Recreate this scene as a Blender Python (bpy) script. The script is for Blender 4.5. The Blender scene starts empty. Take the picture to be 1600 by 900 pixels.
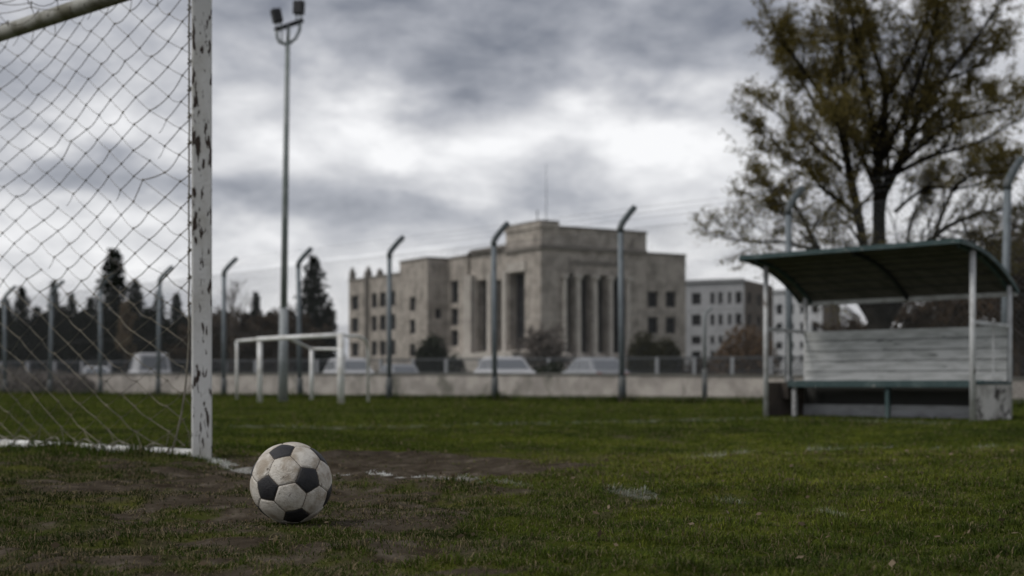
import bpy, bmesh, math, random
import numpy as np
from mathutils import Vector, Matrix
R = math.radians
C = bpy.context.scene
COL = C.collection
random.seed(7)
rng = np.random.default_rng(11)

# ------------------------------------------------------------------ camera
F = 2222.0      # focal length in photo pixels (50 mm on 36 mm, 1600 px wide)
H = 0.37        # lens height above the turf
cd = bpy.data.cameras.new('camera')
cam = bpy.data.objects.new('camera', cd)
COL.objects.link(cam)
cam.location = (0, 0, H)
cam.rotation_euler = (R(90), 0, 0)
cd.lens = 50; cd.sensor_width = 36; cd.shift_y = 150 / 1600
cd.clip_start = 0.05; cd.clip_end = 6000
cd.dof.use_dof = True
cd.dof.focus_distance = 3.74
cd.dof.aperture_fstop = 3.5
cd.dof.aperture_blades = 9
C.camera = cam

# ------------------------------------------------------------------ world
SUN_EL, SUN_AZ = R(50), R(250)       # azimuth clockwise from +Y: from the left, a little behind the camera
w = bpy.data.worlds.new('World'); C.world = w; w.use_nodes = True
nt = w.node_tree; N = nt.nodes; LK = nt.links
N.clear()
out = N.new('ShaderNodeOutputWorld'); bg = N.new('ShaderNodeBackground')
bg.inputs['Strength'].default_value = 0.1
LK.new(bg.outputs[0], out.inputs[0])
sky = N.new('ShaderNodeTexSky'); sky.sky_type = 'NISHITA'; sky.sun_disc = False
sky.sun_elevation = SUN_EL; sky.sun_rotation = SUN_AZ
tc = N.new('ShaderNodeTexCoord'); sep = N.new('ShaderNodeSeparateXYZ')
LK.new(tc.outputs['Generated'], sep.inputs[0])

def wm(op, a, b=None, c=None):
    n = N.new('ShaderNodeMath'); n.operation = op
    for i, v in enumerate((a, b, c)):
        if v is None: continue
        if isinstance(v, (int, float)): n.inputs[i].default_value = v
        else: LK.new(v, n.inputs[i])
    return n.outputs[0]
AZ = wm('ARCTAN2', sep.outputs[0], sep.outputs[1])
EL = wm('ARCSINE', wm('MINIMUM', wm('MAXIMUM', sep.outputs[2], -1.0), 1.0))
# cloud sheet seen in perspective: direction projected on a flat layer
den = wm('ADD', wm('MAXIMUM', sep.outputs[2], 0.0), 0.33)
cmb = N.new('ShaderNodeCombineXYZ')
LK.new(wm('DIVIDE', sep.outputs[0], den), cmb.inputs[0])
LK.new(wm('DIVIDE', sep.outputs[1], den), cmb.inputs[1])
def wnoise(scale, detail, rough, off, vec=cmb.outputs[0], stretch=(1, 1, 1), dist=0.0):
    mp = N.new('ShaderNodeMapping'); LK.new(vec, mp.inputs[0])
    mp.inputs['Location'].default_value = off; mp.inputs['Scale'].default_value = stretch
    n = N.new('ShaderNodeTexNoise'); LK.new(mp.outputs[0], n.inputs['Vector'])
    n.inputs['Scale'].default_value = scale; n.inputs['Detail'].default_value = detail
    n.inputs['Roughness'].default_value = rough; n.inputs['Distortion'].default_value = dist
    return n.outputs['Fac']
n1 = wnoise(2.6, 6, 0.55, (3.1, 7.7, 0), dist=0.4)
n2 = wnoise(9.0, 9, 0.6, (1.3, 2.9, 0), dist=0.3)
n3 = wnoise(14.0, 7, 0.55, (2.0, 4.0, 1.0), vec=tc.outputs['Generated'], stretch=(1, 1, 2.1), dist=0.25)
nw1 = wnoise(9.0, 4, 0.5, (0, 0, 0), vec=tc.outputs['Generated'], stretch=(1, 1, 2.0))
nw2 = wnoise(9.0, 4, 0.5, (5, 3, 8), vec=tc.outputs['Generated'], stretch=(1, 1, 2.0))
AZ2 = wm('MULTIPLY_ADD', wm('SUBTRACT', nw1, 0.5), 0.20, AZ)
EL2 = wm('MULTIPLY_ADD', wm('SUBTRACT', nw2, 0.5), 0.11, EL)
# broad banks of darker and lighter cloud (azimuth, elevation, half widths, strength)
BANKS = [
    (700, 60, 330, 80, -0.20), (950, 80, 300, 80, -0.26), (1080, 60, 160, 110, -0.10), (500, 20, 160, 45, -0.16),
    (365, 150, 90, 90, 0.19), (590, 190, 75, 42, 0.34), (940, 195, 180, 45, 0.34), (800, 260, 260, 50, 0.08),
    (1110, 270, 120, 90, 0.18), (640, 262, 70, 22, 0.16), (520, 225, 130, 30, -0.08),
    (420, 310, 180, 26, -0.14), (700, 325, 240, 28, -0.10), (880, 330, 170, 30, -0.07), (1000, 300, 90, 26, -0.06),
    (80, 285, 130, 26, -0.20), (40, 170, 90, 45, -0.08), (230, 330, 130, 26, -0.16), (120, 350, 110, 18, 0.18), (130, 225, 160, 26, 0.20),
    (130, 30, 160, 60, -0.04), (800, 400, 600, 45, 0.10), (1300, 60, 120, 120, -0.02), (1480, 200, 200, 200, 0.06), (250, 420, 300, 40, 0.14),
]
acc = None
for px, py, sx, sy, k in BANKS:
    u = (px - 800) / F; v = (600 - py) / F
    a0 = math.atan2(u, 1); e0 = math.asin(v / math.sqrt(1 + u * u + v * v))
    da = wm('MULTIPLY', wm('SUBTRACT', AZ2, a0), F / sx)
    de = wm('MULTIPLY', wm('SUBTRACT', EL2, e0), F / sy)
    q = wm('ADD', wm('MULTIPLY', da, da), wm('MULTIPLY', de, de))
    g = wm('MULTIPLY', wm('EXPONENT', wm('MULTIPLY', q, -0.6)), k)
    acc = g if acc is None else wm('ADD', acc, g)
acc = wm('MULTIPLY', acc, 1.12)
hi_ = N.new('ShaderNodeMapRange'); hi_.interpolation_type = 'SMOOTHSTEP'; LK.new(EL, hi_.inputs[0]); hi_.inputs[1].default_value = 0.32; hi_.inputs[2].default_value = 0.75
hi_.inputs[4].default_value = -0.32
val = wm('ADD', wm('ADD', 0.66, acc), hi_.outputs[0])     # added dimming of the sky above the view, to lessen ground light
val = wm('ADD', val, wm('MULTIPLY', wm('SUBTRACT', n1, 0.5), 0.45))
val = wm('ADD', val, wm('MULTIPLY', wm('SUBTRACT', n2, 0.5), 0.22))
val = wm('ADD', val, wm('MULTIPLY', wm('SUBTRACT', n3, 0.5), 1.05))
ramp = N.new('ShaderNodeValToRGB'); LK.new(val, ramp.inputs[0])
cr = ramp.color_ramp
cr.elements[0].position = 0.12; cr.elements[0].color = (0.19, 0.205, 0.245, 1)
cr.elements[1].position = 1.0; cr.elements[1].color = (0.92, 0.92, 0.93, 1)
e = cr.elements.new(0.46); e.color = (0.41, 0.422, 0.462, 1)
e = cr.elements.new(0.70); e.color = (0.62, 0.625, 0.65, 1)
scl = N.new('ShaderNodeVectorMath'); scl.operation = 'SCALE'; scl.inputs['Scale'].default_value = 10.0
LK.new(ramp.outputs[0], scl.inputs[0])
mix = N.new('ShaderNodeMix'); mix.data_type = 'RGBA'; mix.inputs['Factor'].default_value = 0.95
LK.new(sky.outputs[0], mix.inputs['A']); LK.new(scl.outputs[0], mix.inputs['B'])
LK.new(mix.outputs['Result'], bg.inputs['Color'])

sd = bpy.data.lights.new('sun', 'SUN'); so = bpy.data.objects.new('sun', sd); COL.objects.link(so)
sd.energy = 1.9; sd.angle = R(24); sd.color = (1.0, 0.96, 0.9)
so.rotation_euler = (R(90) - SUN_EL, 0, math.pi - SUN_AZ)
so.location = (0, 0, 30)

vs = C.view_settings
C.display_settings.display_device = 'sRGB'
vs.view_transform = 'Standard'; vs.look = 'None'; vs.exposure = 0.1; vs.gamma = 1.0; vs.use_curve_mapping = False
C.cycles.use_denoising = True
C.cycles.use_adaptive_sampling = True
C.cycles.adaptive_threshold = 0.015
C.cycles.max_bounces = 6; C.cycles.diffuse_bounces = 3; C.cycles.glossy_bounces = 2
C.cycles.transparent_max_bounces = 8
C.cycles.sample_clamp_indirect = 4

# ------------------------------------------------------------------ helpers
def gp(px, py):                     # a point of the turf, from where it stands in the photograph
    Y = H * F / (py - 600.0)
    return ((px - 800) / F * Y, Y)
def at(px, py, Y):
    return Vector(((px - 800) / F * Y, Y, H + (600 - py) / F * Y))

def tag(o, label=None, cat=None, group=None, kind=None):
    if label: o['label'] = label
    if cat: o['category'] = cat
    if group: o['group'] = group
    if kind: o['kind'] = kind
    return o
def empty(name, loc=(0, 0, 0), rz=0.0, label=None, cat=None, group=None):
    o = bpy.data.objects.new(name, None); COL.objects.link(o)
    o.location = loc; o.rotation_euler = (0, 0, rz); o.empty_display_size = 0.2
    return tag(o, label, cat, group)
def copy_tree(o, parent=None):
    c = o.copy(); COL.objects.link(c)
    if parent is not None: c.parent = parent
    for ch in list(o.children): copy_tree(ch, c)
    return c

class MB:
    def __init__(s): s.v = []; s.f = []; s.m = []
    def add(s, vs, fs, m=0):
        b = len(s.v); s.v += [tuple(p) for p in vs]
        s.f += [tuple(b + i for i in f) for f in fs]; s.m += [m] * len(fs)
    def quad(s, a, b, c, d, m=0): s.add((a, b, c, d), ((0, 1, 2, 3),), m)
    def box(s, c, size, rz=0.0, m=0, M=None):
        x, y, z = (q / 2 for q in size)
        P = [Vector((sx * x, sy * y, sz * z)) for sz in (-1, 1) for sy in (-1, 1) for sx in (-1, 1)]
        if M is None: M = Matrix.Rotation(rz, 3, 'Z')
        P = [M @ p + Vector(c) for p in P]
        s.add(P, ((0, 2, 3, 1), (4, 5, 7, 6), (0, 1, 5, 4), (2, 6, 7, 3), (0, 4, 6, 2), (1, 3, 7, 5)), m)
    def frame_box(s, o, ex, ey, x0, x1, y0, y1, z0, z1, m=0):   # box in a rotated plan frame
        o = Vector((o[0], o[1], 0)); ex = Vector(ex).to_3d(); ey = Vector(ey).to_3d(); uz = Vector((0, 0, 1))
        P = [o + ex * x + ey * y + uz * z for z in (z0, z1) for y in (y0, y1) for x in (x0, x1)]
        s.add(P, ((0, 2, 3, 1), (4, 5, 7, 6), (0, 1, 5, 4), (2, 6, 7, 3), (0, 4, 6, 2), (1, 3, 7, 5)), m)
    def beam(s, a, b, w, h=None, up=Vector((0, 0, 1)), m=0):
        a = Vector(a); b = Vector(b); h = h or w; d = (b - a).normalized()
        if abs(d.dot(up)) > 0.98: up = Vector((1, 0, 0))
        x = d.cross(up).normalized(); y = x.cross(d).normalized()
        P = [p + x * (sx * w / 2) + y * (sy * h / 2) for p in (a, b) for sy in (-1, 1) for sx in (-1, 1)]
        s.add(P, ((0, 1, 3, 2), (4, 6, 7, 5), (0, 4, 5, 1), (2, 3, 7, 6), (0, 2, 6, 4), (1, 5, 7, 3)), m)
    def tube(s, pts, rad, n=8, cap=True, m=0):
        pts = [Vector(p) for p in pts]; k = len(pts)
        if not hasattr(rad, '__len__'): rad = [rad] * k
        x = None; V = []
        for i, p in enumerate(pts):
            d = (pts[min(i + 1, k - 1)] - pts[max(i - 1, 0)])
            d = d.normalized() if d.length > 1e-9 else Vector((0, 0, 1))
            if x is None:
                ref = Vector((0, 0, 1)) if abs(d.z) < 0.9 else Vector((1, 0, 0))
                x = d.cross(ref).normalized()
            else:
                x = (x - d * x.dot(d)); x = x.normalized() if x.length > 1e-6 else d.orthogonal().normalized()
            y = d.cross(x)
            for j in range(n):
                a = 2 * math.pi * j / n
                V.append(p + (x * math.cos(a) + y * math.sin(a)) * rad[i])
        Fs = []
        for i in range(k - 1):
            for j in range(n):
                q = (j + 1) % n
                Fs.append((i * n + j, i * n + q, (i + 1) * n + q, (i + 1) * n + j))
        if cap:
            Fs.append(tuple(range(n - 1, -1, -1))); Fs.append(tuple((k - 1) * n + j for j in range(n)))
        s.add(V, Fs, m)
    def build(s, name, mat, parent=None, smooth=False, bevel=0.0, off=None, loc=None):
        me = bpy.data.meshes.new(name)
        V = s.v
        if parent is not None and off is None and parent.type == 'EMPTY' and loc is None:
            pl = parent.location; off = (pl.x, pl.y, pl.z)
        if off is not None: V = [(p[0] - off[0], p[1] - off[1], p[2] - off[2]) for p in V]
        me.from_pydata(V, [], s.f); me.update()
        mats = mat if isinstance(mat, (list, tuple)) else [mat]
        for q in mats: me.materials.append(q)
        if len(mats) > 1: me.polygons.foreach_set('material_index', s.m)
        if smooth: me.polygons.foreach_set('use_smooth', [True] * len(me.polygons))
        o = bpy.data.objects.new(name, me); COL.objects.link(o)
        if parent is not None: o.parent = parent
        if loc is not None: o.location = loc
        if bevel:
            md = o.modifiers.new('bevel', 'BEVEL'); md.width = bevel; md.segments = 2; md.limit_method = 'ANGLE'
        return o

def fbm(x, y, scale=1.0, octv=4, seed=0, gain=0.5):
    x = np.asarray(x, float) * scale; y = np.asarray(y, float) * scale
    tot = np.zeros_like(x); amp = 1.0; norm = 0.0
    for k in range(octv):
        xi = np.floor(x).astype(np.int64); yi = np.floor(y).astype(np.int64)
        fx = x - xi; fy = y - yi; fx = fx * fx * (3 - 2 * fx); fy = fy * fy * (3 - 2 * fy)
        def h(a, b):
            n = (a * 374761393 + b * 668265263 + (seed + k * 17) * 1442695041) & 0x7fffffff
            n = ((n ^ (n >> 13)) * 1274126177) & 0x7fffffff
            return ((n ^ (n >> 16)) & 0xffff) / 65535.0
        v = (h(xi, yi) * (1 - fx) + h(xi + 1, yi) * fx) * (1 - fy) + (h(xi, yi + 1) * (1 - fx) + h(xi + 1, yi + 1) * fx) * fy
        tot += v * amp; norm += amp; amp *= gain; x = x * 2.03 + 11.3; y = y * 2.03 + 5.7
    return tot / norm
def sstep(a, b, x):
    t = np.clip((np.asarray(x, float) - a) / (b - a), 0, 1); return t * t * (3 - 2 * t)

# ------------------------------------------------------------------ materials
def mat(name, col, rough=0.7, col2=None, scale=3.0, detail=5, lo=0.4, hi=0.65, bump=0.0, bscale=40, metal=0.0,
        stretch=(1, 1, 1), col3=None, lo3=0.6, hi3=0.7, scale3=9.0, spec=0.3, stretch3=None, wear=None):
    m = bpy.data.materials.new(name); m.use_nodes = True
    t = m.node_tree; n = t.nodes; l = t.links
    p = n['Principled BSDF']
    p.inputs['Roughness'].default_value = rough; p.inputs['Metallic'].default_value = metal
    p.inputs['Specular IOR Level'].default_value = spec
    p.inputs['Base Color'].default_value = (*col, 1)
    tcn = n.new('ShaderNodeTexCoord')
    def noise(sc, dt, st, rg=0.6):
        mp = n.new('ShaderNodeMapping'); l.new(tcn.outputs['Object'], mp.inputs[0]); mp.inputs['Scale'].default_value = st
        q = n.new('ShaderNodeTexNoise'); l.new(mp.outputs[0], q.inputs['Vector'])
        q.inputs['Scale'].default_value = sc; q.inputs['Detail'].default_value = dt; q.inputs['Roughness'].default_value = rg
        return q.outputs['Fac']
    def rng_(x, a, b):
        q = n.new('ShaderNodeMapRange'); q.interpolation_type = 'SMOOTHSTEP'; l.new(x, q.inputs[0])
        q.inputs[1].default_value = a; q.inputs[2].default_value = b; return q.outputs[0]
    cur = None
    if col2:
        mx = n.new('ShaderNodeMix'); mx.data_type = 'RGBA'
        mx.inputs['A'].default_value = (*col, 1); mx.inputs['B'].default_value = (*col2, 1)
        l.new(rng_(noise(scale, detail, stretch), lo, hi), mx.inputs['Factor']); cur = mx.outputs['Result']
    if col3:
        mx = n.new('ShaderNodeMix'); mx.data_type = 'RGBA'
        if cur is not None: l.new(cur, mx.inputs['A'])
        else: mx.inputs['A'].default_value = (*col, 1)
        mx.inputs['B'].default_value = (*col3, 1)
        l.new(rng_(noise(scale3, 6, stretch3 or stretch), lo3, hi3), mx.inputs['Factor']); cur = mx.outputs['Result']
    if cur is not None: l.new(cur, p.inputs['Base Color'])
    if bump:
        b = n.new('ShaderNodeBump'); b.inputs['Strength'].default_value = bump; b.inputs['Distance'].default_value = 0.02
        l.new(noise(bscale, 5, (1, 1, 1)), b.inputs['Height']); l.new(b.outputs[0], p.inputs['Normal'])
    return m
M = {}
M['rust_paint'] = mat('chipped_white_paint', (0.56, 0.56, 0.55), 0.5, (0.40, 0.39, 0.36), 6, 5, 0.45, 0.7, 0.25, 60,
                      col3=(0.032, 0.019, 0.013), scale3=24, lo3=0.555, hi3=0.585, stretch=(1, 1, 0.5), stretch3=(1.9, 1.9, 0.42))
M['bar_paint'] = mat('weathered_bar_paint', (0.30, 0.30, 0.27), 0.5, (0.12, 0.115, 0.08), 7, 6, 0.40, 0.66, 0.2, 60, col3=(0.04, 0.03, 0.02), scale3=20, lo3=0.62, hi3=0.66)
M['ground_bar'] = mat('white_ground_bar', (0.75, 0.75, 0.74), 0.5, (0.45, 0.43, 0.38), 5, 5, 0.5, 0.7)
M['net'] = mat('net_twine', (0.095, 0.088, 0.072), 0.9, (0.20, 0.178, 0.14), 5, 3)
M['net_edge'] = mat('net_rope', (0.20, 0.185, 0.155), 0.9, (0.12, 0.11, 0.09), 12, 3)
M['white_metal'] = mat('white_metal', (0.74, 0.75, 0.75), 0.5, (0.5, 0.49, 0.46), 4, 5)
M['galv'] = mat('galvanised_steel', (0.15, 0.172, 0.19), 0.6, (0.10, 0.118, 0.13), 4, 5, 0.4, 0.7, metal=0.2)
M['galv_dark'] = mat('dark_post_base', (0.075, 0.085, 0.09), 0.7, (0.13, 0.13, 0.125), 5, 5)
M['arm_dark'] = mat('dark_post_arm', (0.06, 0.075, 0.08), 0.6, (0.1, 0.11, 0.115), 5, 5)
M['wire'] = mat('galvanised_wire', (0.09, 0.095, 0.10), 0.7)
M['pole'] = mat('lamp_pole_grey', (0.16, 0.185, 0.18), 0.5, (0.24, 0.26, 0.26), 3, 4)
M['pole_low'] = mat('lamp_pole_pale', (0.28, 0.30, 0.31), 0.5, (0.21, 0.23, 0.24), 3, 4)
M['lamp_black'] = mat('lamp_housing', (0.022, 0.023, 0.026), 0.6)
M['lens'] = mat('lamp_glass', (0.02, 0.02, 0.023), 0.5, spec=0.3)
M['concrete'] = mat('wall_concrete', (0.45, 0.415, 0.385), 0.9, (0.29, 0.265, 0.245), 1.6, 9, 0.38, 0.64, 0.4, 12, col3=(0.13, 0.125, 0.105), scale3=1.1, lo3=0.55, hi3=0.72, stretch3=(1, 1, 0.5))
M['cap'] = mat('wall_coping', (0.17, 0.165, 0.15), 0.9, (0.11, 0.11, 0.10), 2, 5)
M['stone'] = mat('stone_facade', (0.40, 0.362, 0.325), 0.9, (0.26, 0.235, 0.21), 0.7, 9, 0.40, 0.62, 0.15, 3, col3=(0.15, 0.135, 0.12), scale3=0.9, lo3=0.53, hi3=0.72, stretch3=(1, 1, 0.25))
M['stone_pale'] = mat('pale_stone', (0.46, 0.43, 0.395), 0.9, (0.38, 0.35, 0.32), 0.8, 5)
M['stone_dark'] = mat('weathered_stone', (0.17, 0.155, 0.14), 0.9, (0.22, 0.20, 0.18), 0.8, 5)
M['glass'] = mat('dark_window_glass', (0.014, 0.014, 0.016), 0.4, spec=0.15)
M['frame'] = mat('window_frame', (0.05, 0.05, 0.053), 0.6)
M['frame_pale'] = mat('pale_window_frame', (0.45, 0.45, 0.45), 0.6)
M['roof'] = mat('flat_roof', (0.10, 0.10, 0.10), 0.9)
M['render_grey'] = mat('pale_grey_render', (0.31, 0.315, 0.33), 0.9, (0.25, 0.255, 0.27), 0.3, 5)
M['render_white'] = mat('white_render', (0.45, 0.46, 0.48), 0.9, (0.37, 0.38, 0.40), 0.3, 5)
M['brick_brown'] = mat('brown_brick', (0.13, 0.105, 0.09), 0.9, (0.10, 0.085, 0.075), 0.7, 5)
M['asphalt'] = mat('asphalt', (0.05, 0.05, 0.052), 0.9, (0.04, 0.04, 0.042), 2, 5)
M['car_white'] = mat('white_car_paint', (0.38, 0.385, 0.40), 0.4, spec=0.4)
M['car_silver'] = mat('silver_car_paint', (0.25, 0.26, 0.275), 0.4, metal=0.2, spec=0.5)
M['car_glass'] = mat('car_window', (0.13, 0.14, 0.155), 0.2, spec=0.5)
M['tyre'] = mat('tyre_rubber', (0.02, 0.02, 0.02), 0.9)
M['rim'] = mat('wheel_rim', (0.35, 0.35, 0.36), 0.4, metal=0.5)
M['plastic'] = mat('dark_bumper', (0.04, 0.04, 0.045), 0.6)
M['lamp_clear'] = mat('headlight_lens', (0.6, 0.62, 0.65), 0.2)
M['lamp_red'] = mat('tail_light', (0.25, 0.02, 0.02), 0.3)
M['rail_dark'] = mat('dark_railing', (0.045, 0.05, 0.057), 0.6)
M['rail_top'] = mat('railing_top', (0.075, 0.08, 0.087), 0.6)
M['rail_pale'] = mat('pale_railing_post', (0.28, 0.29, 0.31), 0.6)
M['bark'] = mat('dark_bark', (0.014, 0.012, 0.010), 0.95, (0.028, 0.025, 0.021), 6, 6, bump=0.5, bscale=15, spec=0.03)
M['bark_brown'] = mat('brown_bark', (0.06, 0.045, 0.035), 0.95, (0.09, 0.07, 0.055), 6, 6)
M['green_paint'] = mat('worn_green_paint', (0.034, 0.060, 0.063), 0.55, (0.075, 0.105, 0.106), 5, 6, 0.45, 0.7, col3=(0.20, 0.21, 0.20), scale3=16, lo3=0.63, hi3=0.68)
M['roof_under'] = mat('roof_underside', (0.115, 0.105, 0.095), 0.85, (0.07, 0.066, 0.06), 3, 6, stretch=(1, 4, 4))
M['post_white'] = mat('shelter_post_paint', (0.50, 0.51, 0.52), 0.55, (0.34, 0.34, 0.34), 7, 6, col3=(0.08, 0.06, 0.05), scale3=14, lo3=0.63, hi3=0.67, stretch3=(1, 1, 0.4))
M['box_white'] = mat('stained_white_panel', (0.50, 0.49, 0.47), 0.85, (0.30, 0.29, 0.27), 4, 6, 0.4, 0.65, 0.3, 30, col3=(0.05, 0.046, 0.042), scale3=5.5, lo3=0.50, hi3=0.64)
M['box_brown'] = mat('brown_panel', (0.085, 0.07, 0.06), 0.9, (0.055, 0.047, 0.042), 4, 6)
M['kick'] = mat('grey_kickboard', (0.42, 0.43, 0.45), 0.8, (0.30, 0.305, 0.32), 4, 6, stretch=(1, 1, 4))
M['plank'] = mat('weathered_white_plank', (0.54, 0.55, 0.55), 0.85, (0.38, 0.39, 0.385), 3.5, 7, 0.38, 0.65, 0.3, 30, stretch=(1, 1, 5), col3=(0.10, 0.11, 0.10), scale3=2.6, lo3=0.6, hi3=0.72, stretch3=(1, 1, 7))
M['weed_seam'] = mat('dark_gap', (0.05, 0.05, 0.048), 0.9)

def leaf_mat(name, c1, c2, c3=None, trans=0.25):
    m = bpy.data.materials.new(name); m.use_nodes = True
    t = m.node_tree; n = t.nodes; l = t.links
    p = n['Principled BSDF']; p.inputs['Roughness'].default_value = 0.8; p.inputs['Specular IOR Level'].default_value = 0.06
    at_ = n.new('ShaderNodeAttribute'); at_.attribute_name = 'rnd'
    cr_ = n.new('ShaderNodeValToRGB'); l.new(at_.outputs['Fac'], cr_.inputs[0])
    cr_.color_ramp.elements[0].color = (*c1, 1); cr_.color_ramp.elements[1].color = (*c2, 1)
    if c3:
        ee = cr_.color_ramp.elements.new(0.9); ee.color = (*c2, 1); cr_.color_ramp.elements[-1].color = (*c3, 1)
    l.new(cr_.outputs[0], p.inputs['Base Color'])
    tr = n.new('ShaderNodeBsdfTranslucent'); l.new(cr_.outputs[0], tr.inputs[0])
    ms = n.new('ShaderNodeMixShader'); ms.inputs[0].default_value = trans
    l.new(p.outputs[0], ms.inputs[1]); l.new(tr.outputs[0], ms.inputs[2])
    l.new(ms.outputs[0], n['Material Output'].inputs[0])
    return m
M['conifer'] = leaf_mat('conifer_needles', (0.004, 0.007, 0.004), (0.011, 0.014, 0.008), trans=0.05)
M['autumn'] = leaf_mat('olive_autumn_leaves', (0.085, 0.070, 0.026), (0.19, 0.155, 0.050), (0.26, 0.20, 0.06), trans=0.5)
M['brown_leaf'] = leaf_mat('brown_leaves', (0.040, 0.030, 0.021), (0.075, 0.052, 0.034), trans=0.25)
M['rust_leaf'] = leaf_mat('rusty_leaves', (0.085, 0.056, 0.036), (0.15, 0.10, 0.060), trans=0.25)
M['dark_wood'] = leaf_mat('dark_wood_leaves', (0.011, 0.010, 0.008), (0.028, 0.021, 0.015), trans=0.05)
M['litter'] = leaf_mat('dry_leaf_scraps', (0.07, 0.05, 0.03), (0.20, 0.16, 0.11), (0.42, 0.37, 0.29), trans=0.1)
M['tan_leaf'] = leaf_mat('tan_leaves', (0.12, 0.09, 0.06), (0.18, 0.135, 0.085), trans=0.2)
M['hedge'] = leaf_mat('dark_hedge_leaves', (0.012, 0.016, 0.010), (0.028, 0.034, 0.018), trans=0.15)
M['hedge_olive'] = leaf_mat('olive_hedge_leaves', (0.022, 0.022, 0.011), (0.045, 0.042, 0.02), trans=0.15)
M['grey_twig'] = leaf_mat('grey_twigs', (0.11, 0.095, 0.085), (0.17, 0.15, 0.135), trans=0.1)

# ------------------------------------------------------------------ turf: heights and cover
BX, BY = gp(455, 815); BY = 3.80; BX = (455 - 800) / F * BY
def ground_z(x, y):
    x = np.asarray(x, float); y = np.asarray(y, float)
    z = (fbm(x, y, 0.8, 3, 3) - 0.5) * 0.05 + (fbm(x, y, 3.3, 3, 9) - 0.5) * 0.058 + (fbm(x, y, 9, 3, 55) - 0.5) * 0.030
    fade = 1 - sstep(9, 16, np.hypot(x, y)) * 0.8
    fade *= 1 - sstep(40, 60, np.hypot(x, y))
    z *= fade
    near = np.exp(-((x - BX) ** 2 + (y - BY) ** 2) / 0.07)
    return z * (1 - near * 0.9) + near * 0.0
DIRT = [  # px, py, rx, ry, strength: bare earth worn through the turf
    (600, 728, 0.60, 0.95, 1.0), (720, 732, 0.50, 0.65, 1.0), (545, 712, 0.45, 0.6, 0.8), (790, 731, 0.30, 0.35, 0.8), (360, 736, 0.42, 0.30, 0.75), (325, 792, 0.30, 0.14, 0.85), (560, 782, 0.15, 0.12, 0.4),
    (455, 800, 0.14, 0.12, 0.4), (770, 888, 0.26, 0.08, 0.85), (660, 776, 0.15, 0.1, 0.25), (150, 850, 0.4, 0.15, 0.25), (330, 862, 0.3, 0.12, 0.35),
    (90, 890, 0.25, 0.08, 0.5), (900, 880, 0.2, 0.08, 0.4), (240, 752, 0.5, 0.3, 0.25),
]
def cover(x, y):
    x = np.asarray(x, float); y = np.asarray(y, float)
    wx = x + (fbm(x, y, 2.6, 5, 41, .65) - 0.5) * 0.9; wy = y + (fbm(x, y, 2.6, 5, 43, .65) - 0.5) * 1.3
    d = np.zeros_like(x)
    for px, py, rx, ry, k in DIRT:
        cx, cy = gp(px, py)
        q = ((wx - cx) / rx) ** 2 + ((wy - cy) / ry) ** 2
        d = np.maximum(d, k * (1 - sstep(0.1, 1.5, q)))
    left = 1 - sstep(-0.55, 0.5, x - 0.12 * (y - 3)); left = left * (1 - sstep(6, 9, y))
    n = .6 * fbm(x, y, 3.0, 4, 77) + .4 * fbm(x, y, 11, 3, 78)
    base = 1.0 - left * (0.32 + 0.46 * sstep(0.44, 0.60, n)) - (1 - left) * 0.4 * sstep(0.56, 0.70, n)
    base -= sstep(0.55, 0.7, fbm(x, y, 0.9, 3, 99)) * 0.2 * (1 - left)
    return np.clip(base - d, 0.0, 1)
# painted lines: points in the photo and how much paint is left along each
LINES = [
    ([(318, 716, .9), (360, 727, .9), (392, 733, .6), (455, 739, .35), (525, 743, .9), (600, 743, 1.3), (670, 746, 1.3), (690, 750, .4), (760, 756, .35), (800, 758, .25), (830, 762, .0), (950, 772, .0), (965, 773, .28), (1005, 778, .28), (1015, 779, .0), (1120, 788, .0), (1140, 789, .25), (1160, 791, .0), (1255, 799, .0), (1275, 800, .2), (1310, 805, .15), (1325, 807, 0.0)], 0.05),
    ([(1060, 720, 0), (1110, 716, .28), (1150, 712, .38), (1250, 706, .26), (1400, 701, .28), (1600, 697, .28), (1750, 694, .28)], 0.05),
    ([(330, 668, .26), (540, 668, .2), (700, 666, .2), (900, 661, .2), (1050, 657, .26), (1180, 655, .22), (1350, 658, .22), (1500, 662, .22)], 0.12),
]
LN = []
for pts, hw in LINES:
    g = [gp(a, b) + (k,) for a, b, k in pts]
    LN.append((g, hw))
def paint(x, y):
    x = np.asarray(x, float); y = np.asarray(y, float)
    res = np.zeros_like(x)
    for g, hw in LN:
        for (ax, ay, ak), (bx, by, bk) in zip(g[:-1], g[1:]):
            dx, dy = bx - ax, by - ay; L2 = dx * dx + dy * dy
            t = np.clip(((x - ax) * dx + (y - ay) * dy) / L2, 0, 1)
            d = np.hypot(x - ax - t * dx, y - ay - t * dy)
            res = np.maximum(res, (ak + (bk - ak) * t) * (d < hw))
    return res

# ground sheet: one grid, fine close to the lens and growing coarser to the horizon
def axis(fine0, fine1, step, ends):
    a = list(np.arange(fine0, fine1, step)); s = step
    lo, hi = [], []
    x = fine0; s = step
    while x > ends[0]: s *= 1.13; x -= s; lo.append(x)
    x = a[-1]; s = step
    while x < ends[1]: s *= 1.13; x += s; hi.append(x)
    return np.array(lo[::-1] + a + hi)
gx = axis(-3.2, 4.2, 0.03, (-2500, 2500)); gy = axis(2.2, 10.0, 0.03, (-400, 4500))
XX, YY = np.meshgrid(gx, gy)
ZZ = ground_z(XX, YY)
nx, ny = len(gx), len(gy)
me = bpy.data.meshes.new('ground')
me.vertices.add(nx * ny); me.vertices.foreach_set('co', np.stack([XX, YY, ZZ], -1).astype(np.float32).ravel())
ii = np.arange(nx * ny).reshape(ny, nx)
q = np.stack([ii[:-1, :-1], ii[:-1, 1:], ii[1:, 1:], ii[1:, :-1]], -1).reshape(-1, 4)
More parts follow.
